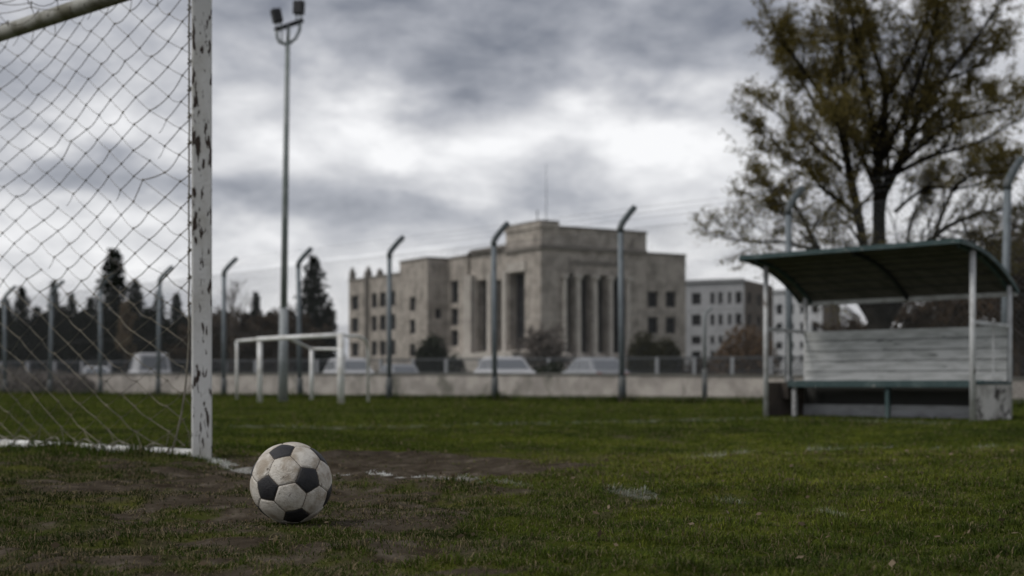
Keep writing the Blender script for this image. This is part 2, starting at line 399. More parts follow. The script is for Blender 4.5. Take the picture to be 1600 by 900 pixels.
me.loops.add(q.size); me.loops.foreach_set('vertex_index', q.ravel().astype(np.int32))
me.polygons.add(len(q)); me.polygons.foreach_set('loop_start', np.arange(0, q.size, 4, dtype=np.int32))
me.polygons.foreach_set('use_smooth', np.ones(len(q), bool))
me.update(); me.validate()
cv = cover(XX, YY); pv = paint(XX, YY) * (fbm(XX, YY, 16, 2, 5) > 0.42)
for nm, arr in (('cover', cv), ('paint', pv)):
    a_ = me.attributes.new(nm, 'FLOAT', 'POINT'); a_.data.foreach_set('value', arr.astype(np.float32).ravel())
gm = bpy.data.materials.new('turf_and_earth'); gm.use_nodes = True
t = gm.node_tree; n = t.nodes; l = t.links; p = n['Principled BSDF']
p.inputs['Roughness'].default_value = 1.0; p.inputs['Specular IOR Level'].default_value = 0.0
def gn(sc, dt, seed=0.0, rg=0.65):
    g = n.new('ShaderNodeNewGeometry'); mp = n.new('ShaderNodeMapping'); l.new(g.outputs['Position'], mp.inputs[0]); mp.inputs['Location'].default_value = (seed, seed, 0)
    q = n.new('ShaderNodeTexNoise'); l.new(mp.outputs[0], q.inputs['Vector']); q.inputs['Scale'].default_value = sc; q.inputs['Detail'].default_value = dt; q.inputs['Roughness'].default_value = rg
    return q.outputs['Fac']
def gr(fac, stops):
    r_ = n.new('ShaderNodeValToRGB'); l.new(fac, r_.inputs[0])
    while len(r_.color_ramp.elements) < len(stops): r_.color_ramp.elements.new(0.5)
    for e_, (po, co) in zip(r_.color_ramp.elements, stops): e_.position = po; e_.color = (*co, 1)
    return r_.outputs[0]
def gmix(f, a, b):
    x = n.new('ShaderNodeMix'); x.data_type = 'RGBA'; l.new(f, x.inputs['Factor']); l.new(a, x.inputs['A']); l.new(b, x.inputs['B']); return x.outputs['Result']
dirt = gr(gn(9, 8), [(0.3, (0.026, 0.020, 0.014)), (0.55, (0.062, 0.051, 0.039)), (0.75, (0.13, 0.110, 0.088))])
grs = gr(gn(1.1, 8, 4.0), [(0.3, (0.022, 0.028, 0.007)), (0.5, (0.046, 0.056, 0.010)), (0.7, (0.090, 0.092, 0.020))])
ac = n.new('ShaderNodeAttribute'); ac.attribute_name = 'cover'
sm = n.new('ShaderNodeMapRange'); sm.interpolation_type = 'SMOOTHSTEP'; l.new(ac.outputs['Fac'], sm.inputs[0]); sm.inputs[1].default_value = 0.25; sm.inputs[2].default_value = 0.85
colr = gmix(sm.outputs[0], dirt, grs)
ap = n.new('ShaderNodeAttribute'); ap.attribute_name = 'paint'
wh = n.new('ShaderNodeRGB'); wh.outputs[0].default_value = (0.42, 0.42, 0.40, 1)
mu = n.new('ShaderNodeMath'); mu.operation = 'MULTIPLY'; l.new(ap.outputs['Fac'], mu.inputs[0]); mu.inputs[1].default_value = 0.75
l.new(gmix(mu.outputs[0], colr, wh.outputs[0]), p.inputs['Base Color'])
bp = n.new('ShaderNodeBump'); bp.inputs['Strength'].default_value = 0.7; bp.inputs['Distance'].default_value = 0.012
l.new(gn(55, 6), bp.inputs['Height']); l.new(bp.outputs[0], p.inputs['Normal'])
me.materials.append(gm)
go = bpy.data.objects.new('ground', me); COL.objects.link(go); tag(go, 'worn football turf with bare earth and faded white lines', 'ground', kind='structure')

# ------------------------------------------------------------------ grass blades
def scatter(y0, y1, dens, margin=0.6):
    area = (0.36 * (y1 * y1 - y0 * y0) + 2 * margin * (y1 - y0)); nn = int(area * dens * 1.02)
    u = rng.random(nn); ys = y0 + (y1 - y0) * u
    wts = (0.36 * ys + margin) / (0.36 * y1 + margin); ys = ys[rng.random(nn) < wts]
    nn2 = int(area * dens); 
    while len(ys) < nn2:
        u = y0 + (y1 - y0) * rng.random(nn); k = rng.random(nn) < (0.36 * u + margin) / (0.36 * y1 + margin); ys = np.concatenate([ys, u[k]])
    ys = ys[:nn2]; xs = (rng.random(nn2) * 2 - 1) * (0.36 * ys + margin)
    return xs, ys
V_, T_, RND, PNT = [], [], [], []
nv = 0
def blades(xs, ys, ln, wd, lean=1.35, segs=2, prob_pow=1.0, dead=0.16, keep_paint=True):
    global nv
    c = cover(xs, ys); tuft = fbm(xs, ys, 9.0, 3, 55)
    keep = rng.random(len(xs)) < np.clip(c ** prob_pow * (0.25 + 1.35 * tuft), 0.05, 1)
    pn = paint(xs, ys) * (fbm(xs, ys, 16, 2, 5) > 0.40)
    # painted turf keeps its blades
    keep |= (pn > 0.45) & (rng.random(len(xs)) < 0.25)
    inball = np.hypot(xs - BX, ys - BY) < 0.05
    keep &= ~inball
    xs, ys, c, tuft, pn = xs[keep], ys[keep], c[keep], tuft[keep], pn[keep]
    k = len(xs)
    z = ground_z(xs, ys) - 0.002
    L = ln * (0.45 + 0.8 * rng.random(k) ** 1.5) * (0.25 + 1.5 * tuft) * (0.5 + 0.5 * c)
    L *= 1 - 0.45 * np.exp(-((xs - BX) ** 2 + (ys - BY) ** 2) / 0.03)
    W = wd * (0.7 + 0.6 * rng.random(k))
    a = rng.random(k) * 2 * math.pi; ln_ = lean * (0.3 + rng.random(k))
    dx, dy = np.cos(a), np.sin(a); px, py = -dy, dx
    b2 = rng.random(k) * 1.2 - 0.6
    px, py = px * np.cos(b2) - py * np.sin(b2), px * np.sin(b2) + py * np.cos(b2)
    base = np.stack([xs, ys, z], -1); side = np.stack([px, py, np.zeros(k)], -1) * (W / 2)[:, None]
    h1 = L * 0.6; o1 = L * 0.25 * ln_
    mid = base + np.stack([dx * o1, dy * o1, h1 / np.sqrt(1 + ln_ ** 2 * 0.4)], -1)
    o2 = L * 0.75 * ln_
    tip = base + np.stack([dx * o2, dy * o2, L * np.clip(1.05 - 0.38 * ln_, 0.25, 1)], -1)
    if segs == 2:
        v = np.stack([base - side, base + side, mid - side * 0.8, mid + side * 0.8, tip], 1)
        i0 = nv + np.arange(k)[:, None] * 5
        f = np.concatenate([i0 + np.array([[0, 1, 3]]), i0 + np.array([[0, 3, 2]]), i0 + np.array([[2, 3, 4]])], 0); npv = 5
    else:
        v = np.stack([base - side, base + side, tip], 1)
        i0 = nv + np.arange(k)[:, None] * 3; f = i0 + np.array([[0, 1, 2]]); npv = 3
    V_.append(v.reshape(-1, 3)); T_.append(f)
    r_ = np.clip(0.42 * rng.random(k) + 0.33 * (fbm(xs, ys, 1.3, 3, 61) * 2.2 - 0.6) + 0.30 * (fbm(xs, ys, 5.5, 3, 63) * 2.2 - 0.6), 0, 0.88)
    bright_mid = np.exp(-(((xs - .35 - .06 * ys) / (.5 + .22 * ys)) ** 2 + ((np.log(ys) - 1.75) / .55) ** 2)); worn = (1 - sstep(-.6, .6, xs - 0.12 * (ys - 3))) * (1 - sstep(5.5, 7.5, ys)); r_ = np.clip(r_ - .14 + .36 * bright_mid - .16 * worn - .18 * (1 - c), 0, .88)      # light falloff painted into the blade tint: bright middle, dark on the worn left
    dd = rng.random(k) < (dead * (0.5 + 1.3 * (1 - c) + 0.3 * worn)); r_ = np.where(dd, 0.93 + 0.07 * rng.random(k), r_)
    RND.append(np.repeat(r_, npv)); PNT.append(np.repeat(np.where(pn > 0, np.clip(pn * 1.25 * rng.random(k), 0, 1) ** .8, 0), npv)); nv += v.shape[0] * npv
for y0, y1, dens, ln, wd in ((2.3, 3.4, 34000, 0.024, 0.0022), (3.4, 4.8, 26000, 0.024, 0.0024), (4.8, 7.0, 14000, 0.026, 0.0032)):
    xs, ys = scatter(y0, y1, dens, 0.5); blades(xs, ys, ln, wd)
xs, ys = scatter(7.0, 12, 5200, 0.8); blades(xs, ys, 0.030, 0.0055, segs=1)
xs, ys = scatter(12, 22, 900, 1.0); blades(xs, ys, 0.036, 0.010, segs=1)
xs, ys = scatter(22, 46, 150, 1.5); blades(xs, ys, 0.045, 0.022, segs=1)
# taller tufts here and there on the right, by the goal's ground bar and along the painted line
for px, py, n_, sp, ln in ((975, 772, 40, .04, .030), (1140, 789, 24, .03, .028), (1270, 800, 30, .05, .026), (610, 742, 90, .06, .03), (645, 744, 90, .05, .03),
                           (200, 711, 1000, .22, .065), (150, 709, 800, .22, .06), (285, 718, 300, .12, .045), (100, 706, 600, .22, .055), (45, 702, 500, .22, .055), (235, 712, 500, .15, .06), (340, 722, 120, .06, .035), (330, 719, 120, .07, .035),
                           (425, 818, 50, .03, .028), (455, 820, 60, .03, .026), (485, 818, 50, .03, .028)):
    cx, cy = gp(px, py); blades(cx + rng.normal(0, sp, n_), cy + rng.normal(0, sp * 1.2, n_), ln, 0.004, lean=0.7, prob_pow=0.2, dead=0.1)
xs, ys = scatter(2.3, 7.5, 2600, 0.5); blades(xs, ys, 0.030, 0.0022, lean=2.6, prob_pow=0.02, dead=3.0)
for i in range(-4, 11):
    cx, cy = 2.27 - 2.66 * i, 29.3 + 3.0 * i; n_ = 260
    tt = rng.random(n_ * 3) - .5
    blades(cx - 2.66 * tt + rng.normal(0, .12, n_ * 3), cy + 3.0 * tt + rng.normal(0, .12, n_ * 3), .16, .02, lean=.7, segs=1, prob_pow=0.1, dead=.25)
    blades(cx + rng.normal(0, .18, n_), cy + rng.normal(0, .18, n_), .24, .02, lean=.7, segs=1, prob_pow=0.1, dead=.15)
me = bpy.data.meshes.new('grass')
V = np.concatenate(V_).astype(np.float32); T = np.concatenate(T_).astype(np.int32)
me.vertices.add(len(V)); me.vertices.foreach_set('co', V.ravel())
me.loops.add(T.size); me.loops.foreach_set('vertex_index', T.ravel())
me.polygons.add(len(T)); me.polygons.foreach_set('loop_start', np.arange(0, T.size, 3, dtype=np.int32))
me.update()
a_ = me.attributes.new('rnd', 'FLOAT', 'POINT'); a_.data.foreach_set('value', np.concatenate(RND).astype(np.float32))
a_ = me.attributes.new('paint', 'FLOAT', 'POINT'); a_.data.foreach_set('value', np.concatenate(PNT).astype(np.float32))
m = bpy.data.materials.new('grass_blades'); m.use_nodes = True
t = m.node_tree; n = t.nodes; l = t.links; p = n['Principled BSDF']; p.inputs['Roughness'].default_value = 0.7; p.inputs['Specular IOR Level'].default_value = 0.04
a1 = n.new('ShaderNodeAttribute'); a1.attribute_name = 'rnd'; a2 = n.new('ShaderNodeAttribute'); a2.attribute_name = 'paint'
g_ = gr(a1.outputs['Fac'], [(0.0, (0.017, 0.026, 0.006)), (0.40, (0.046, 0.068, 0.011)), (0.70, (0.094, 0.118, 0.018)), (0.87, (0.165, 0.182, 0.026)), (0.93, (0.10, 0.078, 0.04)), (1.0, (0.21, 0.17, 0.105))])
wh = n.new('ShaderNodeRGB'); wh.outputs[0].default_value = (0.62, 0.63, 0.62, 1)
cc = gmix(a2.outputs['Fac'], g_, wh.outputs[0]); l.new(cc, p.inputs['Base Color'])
tr = n.new('ShaderNodeBsdfTranslucent'); l.new(cc, tr.inputs[0]); ms = n.new('ShaderNodeMixShader'); ms.inputs[0].default_value = 0.3
l.new(p.outputs[0], ms.inputs[1]); l.new(tr.outputs[0], ms.inputs[2]); l.new(ms.outputs[0], n['Material Output'].inputs[0])
me.materials.append(m)
o = bpy.data.objects.new('grass', me); COL.objects.link(o); tag(o, 'short worn green grass over the pitch with patches of bare earth', 'grass', kind='stuff')

# ------------------------------------------------------------------ road behind the wall
def wall_pt(px, back=0.0):          # the low wall runs along Y = 45 - 0.8 X
    k = (px - 800) / F; Y = (45 + back) / (1 + 0.8 * k); return Vector((k * Y, Y, 0))
b = MB(); A = wall_pt(-900, 4); B_ = wall_pt(2600, 4); A2 = wall_pt(-900, 20); B2 = wall_pt(2600, 20)
b.quad((A.x, A.y, 0.012), (B_.x, B_.y, 0.012), (B2.x, B2.y, 0.012), (A2.x, A2.y, 0.012))
ro = b.build('road', M['asphalt']); tag(ro, 'asphalt road behind the low concrete wall', 'road', kind='structure')

# ------------------------------------------------------------------ buildings
def facade(mb, wins, O, ex, nr, W, z0, z1, ops, depth=0.5):
    O = Vector(O); ex = Vector(ex); nr = Vector(nr); uz = Vector((0, 0, 1))
    xs = sorted({0.0, W, *[v for o_ in ops for v in o_[:2]]}); zs = sorted({z0, z1, *[v for o_ in ops for v in o_[2:4]]})
    P = lambda x, z, d=0.0: O + ex * x + uz * z - nr * d
    for xa, xb in zip(xs[:-1], xs[1:]):
        for za, zb in zip(zs[:-1], zs[1:]):
            xm, zm = (xa + xb) / 2, (za + zb) / 2
            if any(o_[0] < xm < o_[1] and o_[2] < zm < o_[3] for o_ in ops): continue
            mb.quad(P(xa, za), P(xb, za), P(xb, zb), P(xa, zb))
    for o_ in ops:
        a, c, lo, hi = o_[:4]
        mb.quad(P(a, lo), P(c, lo), P(c, lo, depth), P(a, lo, depth)); mb.quad(P(a, hi, depth), P(c, hi, depth), P(c, hi), P(a, hi))
        mb.quad(P(a, lo), P(a, lo, depth), P(a, hi, depth), P(a, hi)); mb.quad(P(c, lo, depth), P(c, lo), P(c, hi), P(c, hi, depth))
        wins.append((P(a, lo, depth - 0.02), ex, nr, c - a, hi - lo))
def window_parts(root, wins, fm, gm_, nvert=1, nhor=1, fr=0.12):
    for (o0, ex, nr, w_, h_) in wins:
        uz = Vector((0, 0, 1)); f = MB()
        def bar(x0, x1, z0, z1, d0=0.0, d1=0.1):
            P = [o0 + ex * x + uz * z + nr * d for d in (d0, d1) for z in (z0, z1) for x in (x0, x1)]
            f.add(P, ((0, 2, 3, 1), (4, 5, 7, 6), (0, 1, 5, 4), (2, 6, 7, 3), (0, 4, 6, 2), (1, 3, 7, 5)))
        bar(0, fr, 0, h_); bar(w_ - fr, w_, 0, h_); bar(fr, w_ - fr, 0, fr); bar(fr, w_ - fr, h_ - fr, h_)
        for i in range(nvert):
            x = w_ * (i + 1) / (nvert + 1); bar(x - fr / 3, x + fr / 3, fr, h_ - fr, 0.01, 0.08)
        nh = max(nhor, int(h_ / 2.4))
        for i in range(nh):
            z = h_ * (i + 1) / (nh + 1); bar(fr, w_ - fr, z - fr / 3, z + fr / 3, 0.015, 0.075)
        fo = f.build('window', fm, root)
        g = MB(); g.quad(o0 + ex * 0.02 + nr * .03 + uz * .02, o0 + ex * (w_ - .02) + nr * .03 + uz * .02, o0 + ex * (w_ - .02) + nr * .03 + uz * (h_ - .02), o0 + ex * .02 + nr * .03 + uz * (h_ - .02))
        g.build('pane', gm_, fo, off=tuple(root.location))

O0 = Vector((3.57, 176.5, 0)); q_ = math.hypot(1, .6)
e1 = Vector((1, .6, 0)) / q_; e2 = Vector((-.6, 1, 0)) / q_
def a_of(px, b=0.0):                # distance along the portico front for a photo column
    k = (px - 800) / F; S = O0 + e2 * b
    return (k * S.y - S.x) / (e1.x - k * e1.y)
def b_of(px, a=0.0):
    k = (px - 800) / F; S = O0 + e1 * a
    return (k * S.y - S.x) / (e2.x - k * e2.y)
def z_of(py, P): return H + (600 - py) * P.y / F
def PA(a, b=0.0): return O0 + e1 * a + e2 * b
sb = empty('stone_building', O0, 0, 'large tan stone civic building with stepped flat roofs and tall columned front', 'building')
walls = MB(); wins = []; tall = []
aP = a_of(1010); aR = a_of(1078); bT = b_of(790); bM = b_of(730); bQ = b_of(700)
HT, HC, HM, HQ, HWING, HR = 20.05, 19.9, 18.2, 17.6, 16.3, 17.35
# portico front (faces -e2)
ops = []
for p0, p1 in ((885, 896.5), (907, 923), (933, 948), (957, 975)):
    ops.append((a_of(p0), a_of(p1), 4.3, 14.2))
facade(walls, tall, PA(0), e1, -e2, aP, 0, HC, ops, 1.3)
# right wing
ops = []
o_r = 0.9
for p0, p1 in ((1009, 1025), (1037, 1053)):
    A0 = a_of(p0 + 3, o_r) - aP; A1 = a_of(p1 + 3, o_r) - aP
    for y0, y1 in ((480, 455), (521, 495), (551, 535)):
        Pm = PA(aP + A0, o_r); ops.append((max(A0, .25), A1, z_of(y0, Pm), z_of(y1, Pm)))
facade(walls, wins, PA(aP, o_r), e1, -e2, aR - aP, 0, HR, ops, 0.45)
# corner + left long front (faces -e1)
ops = [(b_of(820), b_of(795), 4.7, 14.6), (b_of(821), b_of(808), 18.45, 19.2)]
def lfacade(b0, b1, a, h, ops, lst, depth=0.5):     # front facing -e1; runs from the far end to the near one
    oo = [(b1 - max(x0, x1), b1 - min(x0, x1), z0, z1) for x0, x1, z0, z1 in ops]
    facade(walls, lst, PA(a, b1), -e2, -e1, b1 - b0, 0, h, oo, depth)
lfacade(0, bT, 0, HT, [ops[0]], tall, 1.3)
lfacade(bT, bM, 0.5, HM, [(b_of(767, .5), b_of(745, .5), 4.7, 14.3), (b_of(785, .5), b_of(775, .5), 4.7, 14.0)], tall, 1.3)
lfacade(bM, bQ, 0, HQ, [(b_of(716), b_of(704), z0, z1) for z0, z1 in ((11.5, 14.6), (8.4, 10.8), (5.6, 7.8))], wins, 0.5)
# projecting block
w_p = 3.22; bE = bQ + 8.5
facade(walls, wins, PA(-w_p, bQ), e1, -e2, w_p, 0, HQ, [(1.2, 2.2, 9.4, 10.8)], 0.4)
lfacade(bQ, bE, -w_p, HQ, [(bQ + 3.6, bQ + 5.4, z0, z1) for z0, z1 in ((10.6, 12.6), (7.4, 9.4), (4.2, 6.0))], wins, 0.4)
# low left wing
bL = b_of(545, -1.7)
ops = []
for p0, p1 in ((549, 560), (580, 589), (593, 603), (608, 618)):
    for z0, z1 in ((11.8, 14.0), (8.3, 10.6), (4.6, 6.8)):
        ops.append((b_of(p0, -1.7), b_of(p1, -1.7), z0, z1))
lfacade(bE, bL, -1.7, HWING, ops, wins, 0.4)
# plain far walls and returns
def plain(a0, b0, a1, b1, z0, z1):
    A = PA(a0, b0); B = PA(a1, b1); walls.quad((A.x, A.y, z0), (B.x, B.y, z0), (B.x, B.y, z1), (A.x, A.y, z1))
plain(aR, o_r, aR, 16, 0, HR); plain(aP, o_r, aP, 0, 0, HC); plain(aP, 0, aP, 16, HR, HC); plain(aR, 16, -0, bL, 0, 15)
plain(0, bT, 0.5, bT, 0, HT); plain(0.5, bM, 0, bM, 0, HM); plain(0, bT, 14, bT, HM, HT); plain(0, bM, 14, bM, HQ, HM)
plain(-w_p, bE, -1.7, bE, 0, HQ); plain(-1.7, bE, 14, bE, HWING, HQ); plain(-1.7, bL, 14, bL, 0, HWING)
plain(aP, bT, 14, bT, HM, HC); plain(aP, 16, 14, bT, 0, HM); plain(0, 0, 3, 0, HC, HT); plain(a_of(873), 0, a_of(873), 8, HC, HT + .35)
walls.build('wall', M['stone'], sb)
rf = MB()
def roofq(a0, a1, b0, b1, z): 
    P = [PA(a0, b0), PA(a1, b0), PA(a1, b1), PA(a0, b1)]; rf.quad(*[(p.x, p.y, z) for p in P])
roofq(0, aP, 0, bT, HC - .3); roofq(aP, aR, o_r, 16, HR - .3); roofq(0, 14, bT, bM, HM - .3); roofq(0, 14, bM, bQ, HQ - .3); roofq(-w_p, 14, bQ, bE, HQ - .32); roofq(-1.7, 14, bE, bL, HWING - .3)
rf.build('roof', M['roof'], sb)
# raised block on the corner, parapet caps, ledge, plinth
cn = MB(); cn.frame_box(O0, e1, e2, -0.15, a_of(873), -0.15, bT, HT - 0.2, HT + 0.45); cn.build('corner_attic', M['stone'], sb)
cp = MB()
def cap(a0, a1, b0, b1, z, t=0.28): cp.frame_box(O0, e1, e2, a0, a1, b0, b1, z, z + t)
cap(a_of(873) + .01, aP + .1, -.12, .5, HC); cap(aP + .12, aR + .1, o_r - .12, o_r + .5, HR); cap(-.12 + .5, 1.0, bT + .02, bM, HM); cap(-.12, .5, bM + .02, bQ - .02, HQ)
cap(-w_p - .12, -w_p + .5, bQ, bE, HQ); cap(-w_p + .52, 0.4, bQ - .12, bQ + .5, HQ + .002); cap(-1.82, -1.2, bE + .02, bL, HWING); cap(-.18, a_of(873), -.18, .4, HT + .46, .22); cap(-.18, .4, .42, bT, HT + .461, .22)
cp.build('parapet_cap', M['stone_dark'], sb)
lg = MB(); lg.frame_box(O0, e1, e2, -.3, aP - .02, -.3, -.004, 17.2, 17.7); lg.frame_box(O0, e1, e2, -.3, -.004, .0, bT, 17.2, 17.7); lg.build('cornice', M['stone_dark'], sb)
fz = MB()
for i in range(15):
    a = a_of(893) + (a_of(968) - a_of(893)) * i / 14; fz.frame_box(O0, e1, e2, a - .2, a + .17, -.10, -.003, 15.35, 16.05 if i % 3 else 15.9)
fz.build('frieze', M['stone_dark'], sb)
for p0, p1 in ((877, 884), (897.5, 906), (924, 932), (949, 956), (976, 983)):
    c = MB(); a0, a1 = a_of(p0), a_of(p1); r_ = (a1 - a0) / 2; P = PA((a0 + a1) / 2, -.28)
    c.tube([(P.x, P.y, 4.3), (P.x, P.y, 9), (P.x, P.y, 13.6)], [r_ * .95, r_ * .93, r_ * .82], 14)
    c.frame_box(PA((a0 + a1) / 2), e1, e2, -r_ * 1.1, r_ * 1.1, -.28 - r_ * 1.1, -.004, 13.6, 14.2); c.frame_box(PA((a0 + a1) / 2), e1, e2, -r_ * 1.15, r_ * 1.15, -.3 - r_ * 1.1, -.004, 3.8, 4.3)
    c.build('column', M['stone_pale'], sb)
for bb in (b_of(790.5), b_of(772, .5), b_of(741, .5), b_of(735, .5)):
    c = MB(); c.frame_box(O0, e1, e2, -.35, -.003 if bb < bT else .497, bb - .45, bb + .45, 3.2, 15.0); c.build('pilaster', M['stone_pale'], sb)
ar = MB(); ar.frame_box(O0, e1, e2, -.25, -.003, b_of(822), b_of(794), 14.65, 15.9); ar.build('lintel', M['stone_pale'], sb)
st = MB()
for i in range(6):
    st.frame_box(O0, e1, e2, a_of(880) - 1.5, a_of(985) + 1.5, -1.2 - (6 - i) * .7, -.005 if i == 5 else -1.2 - (5 - i) * .7, 0, 0.6 + i * .62)
st.build('entrance_steps', M['stone_pale'], sb)
pd = MB(); pd.frame_box(O0, e1, e2, -3.5, -.006, 1.0, bM + 3, 0, 4.4); pd.build('podium', M['stone_pale'], sb)
window_parts(sb, tall, M['frame'], M['glass'], 2, 4, .16)
window_parts(sb, wins, M['frame'], M['glass'], 1, 1, .12)
for i, p_ in enumerate((548, 573, 591)):
    bb = b_of(p_, -1.7); c = MB(); hh = (2.1, 1.9, 1.3)[i]
    c.frame_box(PA(-1.7, bb), e1, e2, -.1, .7, -.4, .4, HWING + .29, HWING + hh * .7); c.frame_box(PA(-1.7, bb), e1, e2, .05, .5, -.2, .2, HWING + hh * .7, HWING + hh); c.build('chimney', M['stone_dark'], sb)
P = PA(-1.95, b_of(575, -1.7)); c = MB(); c.tube([(P.x, P.y, 0), (P.x, P.y, HWING + 1)], .38, 8); c.build('drainpipe', M['stone_dark'], sb)
P = PA(2.2, 2.2); c = MB(); c.tube([(P.x, P.y, HC - .3), (P.x, P.y, HC + 4), (P.x, P.y, HC + 8.2)], [.07, .045, .03], 6); c.build('antenna', M['galv'], sb)
P = PA(2.0, 4.0); c = MB(); c.tube([(P.x, P.y, HC - .3), (P.x, P.y, HC + 2.6)], .09, 6); c.build('antenna', M['galv'], sb)

def flat_block(name, label, c0, c1, c2, h, m_front, m_side, rows, cols, side_cols=0):
    root = empty(name, (c0[0], c0[1], 0), 0, label, 'building')
    A, B, D = (Vector((*c, 0)) for c in (c0, c1, c2))
    ex = (B - A); W = ex.length; ex /= W; nr = Vector((ex.y, -ex.x, 0))
    if nr.y > 0: nr = -nr
    wl = MB(); ws = []
    ops = [(W * c_[0], W * c_[1], z0, z1) for c_ in cols for z0, z1 in rows]
    facade(wl, ws, A, ex, nr, W, 0, h, ops, 0.35); wl.build('wall', m_front, root)
    ex2 = (D - B); W2 = ex2.length; ex2 /= W2; nr2 = Vector((ex2.y, -ex2.x, 0))
    sl = MB(); ws2 = []
    ops = [(W2 * (i + .3) / side_cols, W2 * (i + .65) / side_cols, z0, z1) for i in range(side_cols) for z0, z1 in rows]
    facade(sl, ws2, B, ex2, nr2, W2, 0, h, ops, 0.3)
    bk = A + ex2 * W2
    sl.quad((A.x, A.y, 0), (bk.x, bk.y, 0), (bk.x, bk.y, h), (A.x, A.y, h)); sl.quad((bk.x, bk.y, 0), (D.x, D.y, 0), (D.x, D.y, h), (bk.x, bk.y, h)); sl.build('side_wall', m_side, root)
    r_ = MB(); r_.quad((A.x, A.y, h - .1), (B.x, B.y, h - .1), (D.x, D.y, h - .1), (bk.x, bk.y, h - .1)); r_.build('roof', M['roof'], root)
    pc = MB(); pc.beam(A + nr * .1 + Vector((0, 0, h)), B + nr * .1 + Vector((0, 0, h)), .6, .5); pc.build('parapet', m_front, root)
    window_parts(root, ws, M['frame'], M['glass'], 1, 0, .12); window_parts(root, ws2, M['frame'], M['glass'], 1, 0, .1)
def xy(px, Y): return ((px - 800) / F * Y, Y)
R4 = ((14.0, 16.0), (10.4, 12.3), (7.2, 8.6), (4.6, 6.0))
flat_block('apartment_building', 'pale grey flat-roofed block with dark windows right of the stone building', xy(1058, 246), xy(1163, 240), xy(1208, 256), 18.0, M['render_grey'], M['brick_brown'], R4,
           ((.22, .36), (.5, .56), (.62, .68), (.76, .81), (.87, .96)), 3)
flat_block('apartment_building', 'white block with brown side wall seen between the shelter posts', xy(1203, 280), xy(1285, 272), xy(1312, 285), 18.6, M['render_white'], M['brick_brown'], R4,
           ((.12, .24), (.34, .46), (.58, .7), (.80, .92)), 0)

# ------------------------------------------------------------------ low wall, road railing
wb = empty('concrete_wall', wall_pt(800), 0, 'long low stained concrete wall behind the tall wire fence', 'wall')
b = MB(); c = MB()
A = wall_pt(-400); Bp = wall_pt(2000); d_ = (Bp - A).normalized(); nn_ = Vector((-d_.y, d_.x, 0)) * .12
def wh_(P): k = P.x / P.y * F + 800; return .72 + (.84 - .72) * (800 - k) / 800 if k < 800 else .72 - .09 * (k - 800) / 400
seg = 40
for i in range(seg):
    P0 = A + (Bp - A) * (i / seg); P1 = A + (Bp - A) * ((i + 1) / seg); h0, h1 = wh_(P0), wh_(P1); uz = Vector((0, 0, 1))
    for s_, (t_, lo, hi) in ((b, (1.0, -.05, 0.0)), (c, (1.35, 0.002, .05))):
        n0 = nn_ * t_
        V8 = [P0 - n0, P1 - n0, P1 + n0, P0 + n0]
        if s_ is b: zs_ = [(-.05, h0 - .05), (-.05, h1 - .05), (-.05, h1 - .05), (-.05, h0 - .05)]
        else: zs_ = [(h0 - .05 + lo, h0), (h1 - .05 + lo, h1), (h1 - .05 + lo, h1), (h0 - .05 + lo, h0)]
        L_ = [v + uz * z[0] for v, z in zip(V8, zs_)]; U_ = [v + uz * z[1] for v, z in zip(V8, zs_)]
        s_.add(L_ + U_, ((4, 5, 6, 7), (0, 1, 5, 4), (2, 3, 7, 6)) + (((3, 2, 1, 0),) if s_ is c else ()))
b.build('wall_body', M['concrete'], wb); c.build('coping', M['cap'], wb)

rl = empty('metal_railing', wall_pt(800, 28), 0, 'dark metal railing with pale posts along the road behind the parked cars', 'railing')
def rail_pt(px): 
    k = (px - 800) / F; Y = 74 / (1 + .35 * k); return Vector((k * Y, Y, 0))
A = rail_pt(-80); Bp = rail_pt(1660); L_ = (Bp - A).length; d_ = (Bp - A) / L_; uz = Vector((0, 0, 1))
inf = MB(); k = int(L_ / .11)
for i in range(k):
    P = A + d_ * (i * .11); inf.beam(P + uz * .15, P + uz * 1.66, .05, .03)
inf.beam(A + uz * 1.0, Bp + uz * 1.0, .06, .05)
inf.build('bars', M['rail_dark'], rl)
t_ = MB(); t_.beam(A + uz * 1.68, Bp + uz * 1.68, .07, .09); t_.build('top_rail', M['rail_top'], rl)
pm = None
for i in range(int(L_ / 1.9)):
    P = A + d_ * (i * 1.9 + .07)
    if pm is None:
        q2 = MB(); q2.box((0, 0, .85), (.16, .16, 1.70), math.atan2(d_.y, d_.x)); pm = q2.build('post', M['rail_pale'], rl, loc=P - rl.location)
    else:
        o = pm.copy(); COL.objects.link(o); o.parent = rl; o.location = P - rl.location

